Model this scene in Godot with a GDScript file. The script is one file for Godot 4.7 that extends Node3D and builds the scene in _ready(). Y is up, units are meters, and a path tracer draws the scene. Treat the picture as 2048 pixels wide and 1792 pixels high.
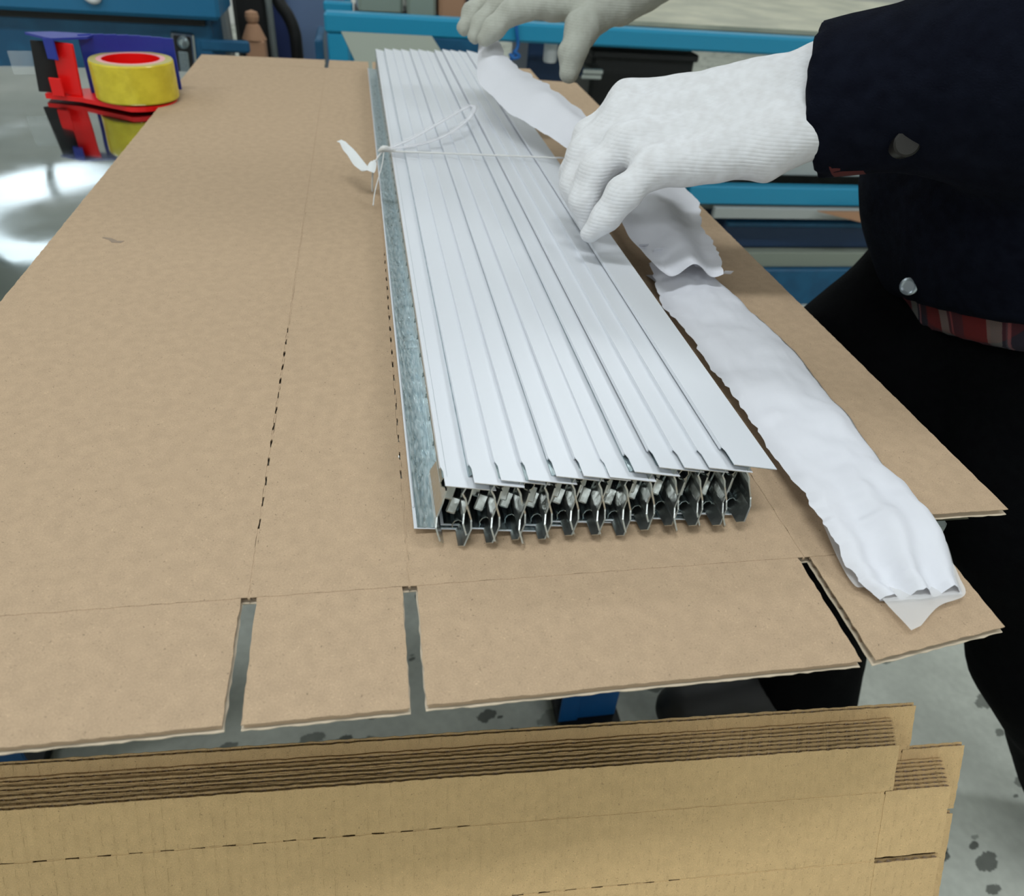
extends Node3D
# A packing table in a metal workshop: a bundle of white ceiling tees on a flat carton blank,
# a worker in gloves handling tissue paper, more blanks leaning against the table, blue benches behind.

const FLOOR_Y := -0.77
var M := {}
var used := {}

# ---------------------------------------------------------------- mesh collector
class MB:
	var v := PackedVector3Array()
	var n := PackedVector3Array()
	var uv := PackedVector2Array()
	var ix := PackedInt32Array()

	func tri(a: Vector3, b: Vector3, c: Vector3, ua := Vector2.ZERO, ub := Vector2.ZERO, uc := Vector2.ZERO) -> void:
		var nn := (b - a).cross(c - a)
		if nn.length_squared() < 1e-20:
			return
		nn = nn.normalized()
		var s := v.size()
		v.append(a); v.append(b); v.append(c)
		n.append(nn); n.append(nn); n.append(nn)
		uv.append(ua); uv.append(ub); uv.append(uc)
		ix.append(s); ix.append(s + 2); ix.append(s + 1)

	func quad(a: Vector3, b: Vector3, c: Vector3, d: Vector3, ua := Vector2.ZERO, ub := Vector2(1, 0), uc := Vector2(1, 1), ud := Vector2(0, 1)) -> void:
		tri(a, b, c, ua, ub, uc)
		tri(a, c, d, ua, uc, ud)

	# box with chamfered edges, centre c, full size s, turned by t
	func box(c: Vector3, s: Vector3, t := Basis.IDENTITY, ch := 0.0) -> void:
		var h := s * 0.5
		var b := minf(ch, minf(h.x, minf(h.y, h.z)) * 0.9)
		for ax in 3:
			for sg in [-1.0, 1.0]:
				var a1 := (ax + 1) % 3
				var a2 := (ax + 2) % 3
				var p := []
				for q in [[-1, -1], [1, -1], [1, 1], [-1, 1]]:
					var w := Vector3.ZERO
					w[ax] = sg * h[ax]
					w[a1] = q[0] * (h[a1] - b)
					w[a2] = q[1] * (h[a2] - b)
					p.append(c + t * w)
				var uvs := []
				for q in [[-1, -1], [1, -1], [1, 1], [-1, 1]]:
					uvs.append(Vector2(q[0] * h[a1], q[1] * h[a2]))
				if sg > 0:
					quad(p[0], p[1], p[2], p[3], uvs[0], uvs[1], uvs[2], uvs[3])
				else:
					quad(p[3], p[2], p[1], p[0], uvs[3], uvs[2], uvs[1], uvs[0])
		if b <= 0.0:
			return
		for ax in 3:
			var a1 := (ax + 1) % 3
			var a2 := (ax + 2) % 3
			for s1 in [-1.0, 1.0]:
				for s2 in [-1.0, 1.0]:
					var p := []
					for q in [[-1, 0], [1, 0], [1, 1], [-1, 1]]:
						var w := Vector3.ZERO
						w[ax] = q[0] * (h[ax] - b)
						w[a1] = s1 * (h[a1] - (b if q[1] == 1 else 0.0))
						w[a2] = s2 * (h[a2] - (0.0 if q[1] == 1 else b))
						p.append(c + t * w)
					if s1 * s2 > 0:
						quad(p[0], p[1], p[2], p[3])
					else:
						quad(p[3], p[2], p[1], p[0])
		for sx in [-1.0, 1.0]:
			for sy in [-1.0, 1.0]:
				for sz in [-1.0, 1.0]:
					var q0 := c + t * Vector3(sx * h.x, sy * (h.y - b), sz * (h.z - b))
					var q1 := c + t * Vector3(sx * (h.x - b), sy * h.y, sz * (h.z - b))
					var q2 := c + t * Vector3(sx * (h.x - b), sy * (h.y - b), sz * h.z)
					if sx * sy * sz > 0:
						tri(q0, q1, q2)
					else:
						tri(q0, q2, q1)

	# polygon in the x-z plane (any turn), from y0 to y1, through transform t
	func slab(poly: PackedVector2Array, y0: float, y1: float, t := Transform3D.IDENTITY, uvs := 1.0) -> void:
		var p := poly
		if Geometry2D.is_polygon_clockwise(p):
			p = p.duplicate()
			p.reverse()
		var idx := Geometry2D.triangulate_polygon(p)
		for i in range(0, idx.size(), 3):
			var a := p[idx[i]]
			var b := p[idx[i + 1]]
			var c := p[idx[i + 2]]
			if (b - a).cross(c - a) < 0:
				var q := b
				b = c
				c = q
			tri(t * Vector3(a.x, y1, a.y), t * Vector3(c.x, y1, c.y), t * Vector3(b.x, y1, b.y), a * uvs, c * uvs, b * uvs)
			tri(t * Vector3(a.x, y0, a.y), t * Vector3(b.x, y0, b.y), t * Vector3(c.x, y0, c.y), a * uvs, b * uvs, c * uvs)
		for i in p.size():
			var a := p[i]
			var b := p[(i + 1) % p.size()]
			var l := a.distance_to(b)
			quad(t * Vector3(a.x, y0, a.y), t * Vector3(a.x, y1, a.y), t * Vector3(b.x, y1, b.y), t * Vector3(b.x, y0, b.y), Vector2(0, 0), Vector2(0, y1 - y0) * uvs, Vector2(l, y1 - y0) * uvs, Vector2(l, 0) * uvs)

	# smooth surface through rows of points
	func grid(rows: Array, close_u := false, uvw := Vector2(1, 1), flip := false) -> void:
		var nr := rows.size()
		var nc: int = rows[0].size()
		var s := v.size()
		var acc := PackedVector3Array()
		acc.resize(nr * nc)
		var tr := PackedInt32Array()
		var cu := nc if close_u else nc - 1
		for r in nr - 1:
			for c in cu:
				var i0 := r * nc + c
				var i1 := r * nc + (c + 1) % nc
				var i2 := (r + 1) * nc + (c + 1) % nc
				var i3 := (r + 1) * nc + c
				if flip:
					tr.append_array([i0, i3, i2, i0, i2, i1])
				else:
					tr.append_array([i0, i1, i2, i0, i2, i3])
		for r in nr:
			for c in nc:
				v.append(rows[r][c])
				uv.append(Vector2(float(c) / (nc - 1) * uvw.x, float(r) / (nr - 1) * uvw.y))
		for i in range(0, tr.size(), 3):
			var a := v[s + tr[i]]
			var b := v[s + tr[i + 1]]
			var c := v[s + tr[i + 2]]
			var f := (b - a).cross(c - a)
			acc[tr[i]] += f
			acc[tr[i + 1]] += f
			acc[tr[i + 2]] += f
			ix.append(s + tr[i]); ix.append(s + tr[i + 2]); ix.append(s + tr[i + 1])
		for i in acc.size():
			n.append(acc[i].normalized() if acc[i].length_squared() > 1e-24 else Vector3.UP)

	# round bar along points; radius may be an array
	func tube(pts: Array, r, sides := 8, flat := 1.0) -> void:
		var rows := []
		var last := Vector3.ZERO
		for i in pts.size():
			var d: Vector3 = (pts[mini(i + 1, pts.size() - 1)] - pts[maxi(i - 1, 0)]).normalized()
			var side := d.cross(last if last != Vector3.ZERO else (Vector3.UP if absf(d.y) < 0.9 else Vector3.RIGHT))
			side = side.normalized()
			var up := side.cross(d).normalized()
			last = up
			var rr: float = r[i] if r is Array else r
			var ring := []
			for k in sides:
				var a := TAU * k / sides
				ring.append(pts[i] + side * cos(a) * rr + up * sin(a) * rr * flat)
			rows.append(ring)
		grid(rows, true, Vector2(1, 1), true)
		for e in [0, rows.size() - 1]:
			for k in sides:
				var a: Vector3 = rows[e][k]
				var b: Vector3 = rows[e][(k + 1) % sides]
				if e == 0:
					tri(pts[e], a, b)
				else:
					tri(pts[e], b, a)

	# turned profile round the y axis: list of Vector2(radius, y), each span flat-shaded along the profile
	func lathe(prof: Array, c: Vector3, t := Basis.IDENTITY, seg := 48) -> void:
		for i in prof.size() - 1:
			var rows := []
			for q in [prof[i], prof[i + 1]]:
				var ring := []
				for k in seg + 1:
					var a := TAU * k / seg
					ring.append(c + t * Vector3(cos(a) * q.x, q.y, sin(a) * q.x))
				rows.append(ring)
			grid(rows, false, Vector2(1, 1), false)

	func mesh() -> ArrayMesh:
		var a := []
		a.resize(Mesh.ARRAY_MAX)
		a[Mesh.ARRAY_VERTEX] = v
		a[Mesh.ARRAY_NORMAL] = n
		a[Mesh.ARRAY_TEX_UV] = uv
		a[Mesh.ARRAY_INDEX] = ix
		var m := ArrayMesh.new()
		m.add_surface_from_arrays(Mesh.PRIMITIVE_TRIANGLES, a)
		return m

# ---------------------------------------------------------------- node helpers
func numbered(called: String) -> String:
	if not used.has(called):
		used[called] = 0
		return called
	used[called] += 1
	return "%s_%03d" % [called, used[called]]

func thing(called: String, label: String, category: String, at := Vector3.ZERO, group := "") -> Node3D:
	var o := Node3D.new()
	o.name = numbered(called)
	add_child(o)
	o.position = at
	o.set_meta("label", label)
	o.set_meta("category", category)
	if group:
		o.set_meta("group", group)
	return o

# a part given in its parent's own axes
func part(called: String, mb: MB, m: Material, parent: Node3D) -> MeshInstance3D:
	return part_mesh(called, mb.mesh(), m, parent)

func part_mesh(called: String, mesh: Mesh, m: Material, parent: Node3D) -> MeshInstance3D:
	var o := MeshInstance3D.new()
	o.name = called
	o.mesh = mesh
	o.material_override = m
	parent.add_child(o, true)
	return o

# a part given in the room's axes
func wpart(called: String, mb: MB, m: Material, parent: Node3D) -> MeshInstance3D:
	var o := part(called, mb, m, parent)
	o.position = -parent.position
	return o

func single(called: String, mb: MB, m: Material, label: String, category: String, group := "") -> MeshInstance3D:
	var o := MeshInstance3D.new()
	o.name = numbered(called)
	o.mesh = mb.mesh()
	o.material_override = m
	add_child(o)
	o.set_meta("label", label)
	o.set_meta("category", category)
	if group:
		o.set_meta("group", group)
	return o

func struct(called: String, mb: MB, m: Material, label := "") -> MeshInstance3D:
	var o := MeshInstance3D.new()
	o.name = called
	o.mesh = mb.mesh()
	o.material_override = m
	add_child(o)
	o.set_meta("kind", "structure")
	if label:
		o.set_meta("label", label)
	return o

# ---------------------------------------------------------------- materials
func plain(c: Color, rough := 0.6, metal := 0.0) -> StandardMaterial3D:
	var m := StandardMaterial3D.new()
	m.albedo_color = c
	m.roughness = rough
	m.metallic = metal
	return m

func noise_tex(freq: float, seed_: int, ramp: Array, size := 512, normal := false, bump := 1.0, oct := 4) -> NoiseTexture2D:
	var f := FastNoiseLite.new()
	f.seed = seed_
	f.frequency = freq
	f.fractal_octaves = oct
	var t := NoiseTexture2D.new()
	t.width = size
	t.height = size
	t.seamless = true
	t.noise = f
	if normal:
		t.as_normal_map = true
		t.bump_strength = bump
	elif ramp:
		var g := Gradient.new()
		g.offsets = PackedFloat32Array(ramp[0])
		g.colors = PackedColorArray(ramp[1])
		t.color_ramp = g
	return t

func tri_map(m: StandardMaterial3D, scale: float, world := false) -> void:
	m.uv1_triplanar = true
	m.uv1_world_triplanar = world
	m.uv1_scale = Vector3.ONE * scale

# kraft liner: brown fibre with dark and pale flecks; one tile is 0.2555 m (35 flutes) in uv metres
func kraft_image(base: Color, seed_: int) -> Image:
	var sz := 1024
	var im := Image.create(sz, sz, false, Image.FORMAT_RGB8)
	var rng := RandomNumberGenerator.new()
	rng.seed = seed_
	var f := FastNoiseLite.new()
	f.seed = seed_
	f.frequency = 0.02
	var f2 := FastNoiseLite.new()
	f2.seed = seed_ + 1
	f2.frequency = 0.22
	var coarse := f.get_seamless_image(sz, sz)
	var fine := f2.get_seamless_image(sz, sz)
	for y in sz:
		for x in sz:
			var k := 1.0 + (coarse.get_pixel(x, y).r - 0.5) * 0.06 + (fine.get_pixel(x, y).r - 0.5) * 0.13
			im.set_pixel(x, y, Color(base.r * k, base.g * k, base.b * k))
	for i in 3400:
		var x := rng.randf() * sz
		var y := rng.randf() * sz
		var a := rng.randf() * TAU
		var l := rng.randf_range(2.0, 6.0)
		var dark := rng.randf() < 0.62
		var k := rng.randf_range(0.78, 0.92) if dark else rng.randf_range(1.06, 1.16)
		if rng.randf() < 0.04:
			k = 0.5
		for s in int(l):
			var px := posmod(int(x + cos(a) * s), sz)
			var py := posmod(int(y + sin(a) * s), sz)
			a += rng.randf_range(-0.25, 0.25)
			var c := im.get_pixel(px, py)
			im.set_pixel(px, py, Color(minf(c.r * k, 1), minf(c.g * k, 1), minf(c.b * k, 1)))
	return im

# relief of the flutes under the liner: 35 ridges a tile, broken up by noise
func flute_normal(strength: float) -> ImageTexture:
	var sz := 1024
	var im := Image.create(sz, sz, false, Image.FORMAT_RGB8)
	var f := FastNoiseLite.new()
	f.seed = 5
	f.frequency = 0.012
	var br := f.get_seamless_image(sz, sz)
	var f2 := FastNoiseLite.new()
	f2.seed = 6
	f2.frequency = 0.3
	var fi := f2.get_seamless_image(sz, sz)
	for y in sz:
		var ph := fposmod(float(y) / sz * 35.0, 1.0)
		for x in sz:
			var amp := clampf((br.get_pixel(x, y).r - 0.38) * 2.6, 0.12, 1.0)
			var h := 0.6 + 0.2 * sin(ph * TAU) * amp
			if absf(ph - 0.5) < 0.07:
				h -= 0.2 * clampf((br.get_pixel((x * 3) % sz, y).r - 0.5) * 6.0, 0.0, 1.0)
			h += (fi.get_pixel(x, y).r - 0.5) * 0.08
			im.set_pixel(x, y, Color(h, h, h))
	im.bump_map_to_normal_map(strength)
	return ImageTexture.create_from_image(im)

func make_materials() -> void:
	var kraft := ImageTexture.create_from_image(kraft_image(Color(0.79, 0.685, 0.567), 11))
	var flutes := flute_normal(3.2)
	var m := plain(Color(0.885, 0.885, 0.885), 0.85)
	m.albedo_texture = kraft
	m.normal_enabled = true
	m.normal_texture = flutes
	m.normal_scale = 0.22
	m.uv1_scale = Vector3.ONE / 0.2555
	m.metallic_specular = 0.25
	M.kraft = m
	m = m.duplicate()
	m.albedo_color = Color(1.0, 0.98, 0.87)  # same kraft, colour lightened to stand in for light on the leaning blanks
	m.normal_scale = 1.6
	M.kraft_lean_lit = m
	M.scuff = plain(Color(0.56, 0.49, 0.42), 0.9)
	M.liner_edge = plain(Color(0.80, 0.74, 0.65), 0.9)
	M.flute_core = plain(Color(0.70, 0.605, 0.50), 0.95)

	m = plain(Color(0.845, 0.858, 0.88), 0.33)
	M.tee_white = m
	m = plain(Color(0.74, 0.78, 0.79), 0.24, 1.0)
	m.roughness_texture = noise_tex(0.02, 3, [[0.0, 1.0], [Color(0.55, 0.55, 0.55), Color(1, 1, 1)]])
	m.roughness = 0.42
	m.normal_enabled = true
	m.normal_texture = noise_tex(0.03, 4, [], 512, true, 5.0)
	m.normal_scale = 0.22
	m.albedo_texture = noise_tex(0.03, 8, [[0.25, 0.5, 0.75], [Color(0.80, 0.84, 0.86), Color(0.92, 0.94, 0.94), Color(1, 1, 1)]])
	tri_map(m, 9.0)
	m.uv1_scale = Vector3(26, 26, 5)
	M.galv = m
	m = plain(Color(0.80, 0.81, 0.80), 0.16, 1.0)
	m.normal_enabled = true
	m.normal_texture = noise_tex(0.012, 14, [], 512, true, 8.0, 3)
	m.normal_scale = 0.5
	tri_map(m, 30.0)
	m.roughness = 0.3
	M.clip = m

	m = plain(Color(0.74, 0.77, 0.77), 0.09, 1.0)
	m.albedo_texture = noise_tex(0.006, 23, [[0.2, 0.8], [Color(0.86, 0.88, 0.88), Color(1, 1, 1)]])
	m.roughness_texture = noise_tex(0.02, 24, [[0.2, 0.8], [Color(0.5, 0.5, 0.5), Color(1, 1, 1)]])
	m.roughness = 0.09
	tri_map(m, 1.3)
	M.sheet = m
	m = plain(Color(0.78, 0.77, 0.70), 0.45, 0.3)
	m.albedo_texture = noise_tex(0.01, 33, [[0.2, 0.8], [Color(0.85, 0.86, 0.84), Color(1, 1, 0.97)]])
	tri_map(m, 1.0)
	M.bench_sheet = m
	M.grey_steel = plain(Color(0.46, 0.49, 0.48), 0.5, 0.3)
	M.pale_grey = plain(Color(0.66, 0.68, 0.67), 0.55)
	M.board_grey = plain(Color(0.52, 0.55, 0.50), 0.7)
	M.blue = plain(Color(0.13, 0.56, 0.71), 0.38)
	M.blue_table = plain(Color(0.07, 0.38, 0.66), 0.4)
	m = plain(Color(0.085, 0.34, 0.48), 0.45)
	m.albedo_texture = noise_tex(0.01, 43, [[0.3, 0.7], [Color(0.88, 0.9, 0.92), Color(1, 1, 1)]])
	tri_map(m, 2.0)
	M.blue_cabinet = m
	M.blue_lip = plain(Color(0.11, 0.42, 0.58), 0.4)
	M.navy_panel = plain(Color(0.16, 0.22, 0.42), 0.6)
	M.navy_bin = plain(Color(0.09, 0.20, 0.33), 0.5)
	M.slate = plain(Color(0.42, 0.51, 0.65), 0.7)
	M.black = plain(Color(0.05, 0.055, 0.055), 0.6)
	M.rubber = plain(Color(0.055, 0.06, 0.06), 0.55)
	M.chrome = plain(Color(0.72, 0.74, 0.74), 0.2, 1.0)
	M.wood = plain(Color(0.68, 0.52, 0.40), 0.8)
	M.white_plastic = plain(Color(0.87, 0.88, 0.88), 0.5)

	m = plain(Color(0.82, 0.835, 0.79), 0.75)
	m.albedo_texture = ImageTexture.create_from_image(floor_image())
	tri_map(m, 1.0 / 1.6, true)
	M.floor = m
	m = plain(Color(0.95, 0.97, 0.97, 0.12), 0.05)
	m.transparency = BaseMaterial3D.TRANSPARENCY_ALPHA
	M.pane = m
	M.wall = plain(Color(0.87, 0.87, 0.85), 0.9)
	M.ceiling = plain(Color(0.82, 0.82, 0.80), 0.9)

	m = plain(Color(0.875, 0.88, 0.905), 0.85)
	m.normal_enabled = true
	m.normal_texture = noise_tex(0.05, 53, [], 512, true, 3.0)
	m.normal_scale = 0.25
	m.uv1_scale = Vector3(4, 12, 1)
	m.cull_mode = BaseMaterial3D.CULL_DISABLED
	m.backlight_enabled = true
	m.backlight = Color(0.45, 0.45, 0.46)
	M.tissue = m
	m = m.duplicate()
	m.transparency = BaseMaterial3D.TRANSPARENCY_ALPHA
	m.albedo_color = Color(0.90, 0.90, 0.90, 0.62)
	M.tissue_single = m
	M.string = plain(Color(0.86, 0.86, 0.85), 0.7)
	m = plain(Color(0.92, 0.92, 0.94, 0.42), 0.35)
	m.transparency = BaseMaterial3D.TRANSPARENCY_ALPHA
	M.film = m
	m = plain(Color(0.62, 0.68, 0.63, 0.75), 0.2)
	m.transparency = BaseMaterial3D.TRANSPARENCY_ALPHA
	M.wrap = m

	m = plain(Color(0.88, 0.885, 0.895), 0.95)
	m.albedo_texture = noise_tex(0.008, 63, [[0.2, 0.8], [Color(0.95, 0.945, 0.94), Color(1, 1, 1)]], 512, false, 1.0, 2)
	m.normal_enabled = true
	m.normal_texture = ImageTexture.create_from_image(knit_image())
	m.normal_scale = 0.5
	tri_map(m, 22.0)
	M.glove = m
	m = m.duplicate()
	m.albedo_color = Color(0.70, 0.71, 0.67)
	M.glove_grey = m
	m = plain(Color(0.065, 0.08, 0.125), 0.95)
	m.albedo_texture = noise_tex(0.02, 73, [[0.2, 0.8], [Color(0.7, 0.7, 0.75), Color(1, 1, 1)]])
	m.normal_enabled = true
	m.normal_texture = noise_tex(0.2, 74, [], 512, true, 4.0)
	m.normal_scale = 0.4
	m.metallic_specular = 0.2
	tri_map(m, 6.0)
	M.jacket = m
	m = m.duplicate()
	m.albedo_color = Color(0.028, 0.032, 0.04)
	M.trousers = m
	M.shoe = plain(Color(0.10, 0.10, 0.09), 0.6)
	M.sole = plain(Color(0.08, 0.08, 0.07), 0.8)
	M.skin = plain(Color(0.72, 0.55, 0.45), 0.6)
	M.hair = plain(Color(0.03, 0.03, 0.03), 0.6)
	M.cuff_red = plain(Color(0.33, 0.11, 0.11), 0.9)
	m = plain(Color.WHITE, 0.95)
	m.albedo_texture = ImageTexture.create_from_image(plaid_image())
	tri_map(m, 9.0)
	M.plaid = m
	M.button = plain(Color(0.72, 0.76, 0.79), 0.35, 0.8)
	M.button_dark = plain(Color(0.16, 0.155, 0.145), 0.45, 0.6)

	m = plain(Color(0.87, 0.79, 0.22), 0.25)
	m.albedo_texture = noise_tex(0.01, 83, [[0.3, 0.7], [Color(0.93, 0.92, 0.86), Color(1, 1, 1)]])
	tri_map(m, 8.0)
	M.tape = m
	M.tape_edge = plain(Color(0.70, 0.66, 0.38), 0.5)
	M.core_ring = plain(Color(0.86, 0.62, 0.62), 0.7)
	M.red = plain(Color(0.90, 0.06, 0.05), 0.35)
	M.disp_blue = plain(Color(0.12, 0.19, 0.57), 0.4)

	m = plain(Color(1, 1, 1), 0.5)
	m.emission_enabled = true
	m.emission = Color(0.96, 0.985, 1.0)
	m.emission_energy_multiplier = 6.0
	M.lamp = m

func knit_image() -> Image:
	var im := Image.create(128, 128, false, Image.FORMAT_RGB8)
	for y in 128:
		for x in 128:
			var r := 0.5 + 0.35 * absf(sin(PI * y * 16.0 / 128.0)) + 0.03 * sin(PI * x * 12.0 / 128.0)
			im.set_pixel(x, y, Color(r, r, r))
	im.bump_map_to_normal_map(3.0)
	return im

func plaid_image() -> Image:
	var im := Image.create(256, 128, false, Image.FORMAT_RGB8)
	for y in 128:
		for x in 256:
			var c := Color(0.42, 0.07, 0.07)
			var px := x % 128
			if px < 30:
				c = Color(0.55, 0.53, 0.50)
			elif px > 82:
				c = Color(0.13, 0.10, 0.16)
			if px > 112 and px < 119:
				c = Color(0.62, 0.30, 0.30)
			if y > 52 and y < 84:
				c = c.lerp(Color(0.10, 0.10, 0.17), 0.65)
			if y > 66 and y < 71:
				c = c.lerp(Color(0.6, 0.58, 0.58), 0.6)
			if (x + y) % 4 < 2:
				c = c.darkened(0.12)
			im.set_pixel(x, y, c)
	return im

# grey screed with oval oil spots that have dark rims of their own
func floor_image() -> Image:
	var sz := 1024
	var im := Image.create(sz, sz, false, Image.FORMAT_RGB8)
	var f := FastNoiseLite.new()
	f.seed = 91
	f.frequency = 0.006
	var a := f.get_seamless_image(sz, sz)
	f.frequency = 0.08
	var b := f.get_seamless_image(sz, sz)
	for y in sz:
		for x in sz:
			var k := 0.92 + (a.get_pixel(x, y).r - 0.5) * 0.16 + (b.get_pixel(x, y).r - 0.5) * 0.08
			im.set_pixel(x, y, Color(k, k, k))
	var rng := RandomNumberGenerator.new()
	rng.seed = 92
	for i in 620:
		var cx := rng.randf() * sz
		var cy := rng.randf() * sz
		var r := rng.randf_range(2.5, 13.0)
		var el := rng.randf_range(0.45, 0.9)
		var k := rng.randf_range(0.5, 0.8)
		for dy in range(-int(r) - 2, int(r) + 3):
			for dx in range(-int(r) - 2, int(r) + 3):
				var q := Vector2(dx + dy * 0.5, dy / el).length() / r
				var wob := b.get_pixel(posmod(int(cx + dx), sz), posmod(int(cy + dy), sz)).r - 0.5
				if q + wob * 0.8 < 1.0:
					var px := posmod(int(cx + dx), sz)
					var py := posmod(int(cy + dy), sz)
					var c := im.get_pixel(px, py)
					im.set_pixel(px, py, Color(c.r * k, c.g * k * 1.01, c.b * k))
	return im

# ---------------------------------------------------------------- smooth bodies from tapered bones
# bones: [a, b, ra, rb]; planes: [normal, distance] keep the side behind the plane
func body_mesh(bones: Array, cell: float, k: float, planes := [], fold := 0.0, fold_freq := 8.0, seed_ := 1) -> ArrayMesh:
	var lo := Vector3.INF
	var hi := -Vector3.INF
	for b in bones:
		var r: float = maxf(b[2], b[3]) + k * 0.5 + cell * 3.0
		lo = lo.min(b[0] - Vector3.ONE * r).min(b[1] - Vector3.ONE * r)
		hi = hi.max(b[0] + Vector3.ONE * r).max(b[1] + Vector3.ONE * r)
	var nx := int((hi.x - lo.x) / cell) + 2
	var ny := int((hi.y - lo.y) / cell) + 2
	var nz := int((hi.z - lo.z) / cell) + 2
	var f := PackedFloat32Array()
	f.resize(nx * ny * nz)
	f.fill(1.0)
	for b in bones:
		var a: Vector3 = b[0]
		var ab: Vector3 = b[1] - a
		var l2 := maxf(ab.length_squared(), 1e-9)
		var ra: float = b[2]
		var rb: float = b[3]
		var r := maxf(ra, rb) + k + cell * 2.0
		var p0: Vector3 = (a.min(b[1]) - Vector3.ONE * r - lo) / cell
		var p1: Vector3 = (a.max(b[1]) + Vector3.ONE * r - lo) / cell
		for z in range(maxi(int(p0.z), 0), mini(int(p1.z) + 1, nz)):
			for y in range(maxi(int(p0.y), 0), mini(int(p1.y) + 1, ny)):
				var row := (z * ny + y) * nx
				for x in range(maxi(int(p0.x), 0), mini(int(p1.x) + 1, nx)):
					var q := lo + Vector3(x, y, z) * cell - a
					var t := clampf(q.dot(ab) / l2, 0.0, 1.0)
					var d := (q - ab * t).length() - (ra + (rb - ra) * t)
					if d < k + cell * 2.0:
						var o := f[row + x]
						var h := k - absf(o - d)
						f[row + x] = minf(o, d) - (h * h / (4.0 * k) if h > 0.0 else 0.0)
	var noise := FastNoiseLite.new()
	noise.seed = seed_
	noise.frequency = fold_freq
	noise.fractal_octaves = 2
	if fold > 0.0 or planes:
		for z in nz:
			for y in ny:
				for x in nx:
					var i := (z * ny + y) * nx + x
					if absf(f[i]) < cell * 3.0 + fold:
						var p := lo + Vector3(x, y, z) * cell
						if fold > 0.0:
							f[i] += fold * noise.get_noise_3d(p.x, p.y * 0.55 + p.x * 0.3, p.z)
					if planes and f[i] < cell * 3.0:
						var p2 := lo + Vector3(x, y, z) * cell
						for pl in planes:
							f[i] = maxf(f[i], p2.dot(pl[0]) - pl[1])
	var id := PackedInt32Array()
	id.resize(nx * ny * nz)
	id.fill(-1)
	var vs := PackedVector3Array()
	var off := [0, 1, nx, nx + 1, nx * ny, nx * ny + 1, nx * ny + nx, nx * ny + nx + 1]
	var edges := [[0, 1], [2, 3], [4, 5], [6, 7], [0, 2], [1, 3], [4, 6], [5, 7], [0, 4], [1, 5], [2, 6], [3, 7]]
	var cor := [Vector3(0, 0, 0), Vector3(1, 0, 0), Vector3(0, 1, 0), Vector3(1, 1, 0), Vector3(0, 0, 1), Vector3(1, 0, 1), Vector3(0, 1, 1), Vector3(1, 1, 1)]
	for z in nz - 1:
		for y in ny - 1:
			for x in nx - 1:
				var i := (z * ny + y) * nx + x
				if absf(f[i]) > cell * 2.2:
					continue
				var s := 0
				for c in 8:
					if f[i + off[c]] < 0.0:
						s += 1
				if s == 0 or s == 8:
					continue
				var sum := Vector3.ZERO
				var cnt := 0
				for e in edges:
					var fa := f[i + off[e[0]]]
					var fb := f[i + off[e[1]]]
					if (fa < 0.0) != (fb < 0.0):
						sum += (cor[e[0]] as Vector3).lerp(cor[e[1]], fa / (fa - fb))
						cnt += 1
				id[i] = vs.size()
				vs.append(lo + (Vector3(x, y, z) + sum / cnt) * cell)
	var ix := PackedInt32Array()
	var st := [1, nx, nx * ny]
	for z in range(1, nz - 1):
		for y in range(1, ny - 1):
			for x in range(1, nx - 1):
				var i := (z * ny + y) * nx + x
				if id[i] < 0:
					continue
				for ax in 3:
					var s1: int = st[(ax + 1) % 3]
					var s2: int = st[(ax + 2) % 3]
					var ins := f[i] < 0.0
					if ins == (f[i + st[ax]] < 0.0):
						continue
					var q := [id[i], id[i - s1], id[i - s1 - s2], id[i - s2]]
					if q.min() < 0:
						continue
					if ins:
						ix.append_array([q[0], q[2], q[1], q[0], q[3], q[2]])
					else:
						ix.append_array([q[0], q[1], q[2], q[0], q[2], q[3]])
	var ns := PackedVector3Array()
	ns.resize(vs.size())
	for i in range(0, ix.size(), 3):
		var fn := (vs[ix[i + 2]] - vs[ix[i]]).cross(vs[ix[i + 1]] - vs[ix[i]])
		for j in 3:
			ns[ix[i + j]] += fn
	for i in ns.size():
		ns[i] = ns[i].normalized()
	var arr := []
	arr.resize(Mesh.ARRAY_MAX)
	arr[Mesh.ARRAY_VERTEX] = vs
	arr[Mesh.ARRAY_NORMAL] = ns
	arr[Mesh.ARRAY_INDEX] = ix
	var m := ArrayMesh.new()
	m.add_surface_from_arrays(Mesh.PRIMITIVE_TRIANGLES, arr)
	return m

func chain(pts: Array, radii: Array) -> Array:
	var out := []
	for i in pts.size() - 1:
		out.append([pts[i], pts[i + 1], radii[i], radii[i + 1]])
	return out

# ---------------------------------------------------------------- carton blank
# local axes: x across the panels (glue tab at +x), z along the length (+z is the end with cut flaps), y up, top face at y = 0
# folds: [left edge, fold 1, fold 2, fold 3, tab fold, right edge]; ends: [back edge, back fold, front fold, front edge]
func jag(p: PackedVector2Array, step: float, amp: float, rng: RandomNumberGenerator) -> PackedVector2Array:
	var out := PackedVector2Array()
	for i in p.size():
		var a := p[i]
		var b := p[(i + 1) % p.size()]
		out.append(a)
		var l := a.distance_to(b)
		var nn := int(l / step)
		var d := (b - a).normalized()
		var side := Vector2(-d.y, d.x)
		for k in range(1, nn):
			out.append(a + d * (l * k / nn) + side * rng.randf_range(-amp, amp))
	return out

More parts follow.
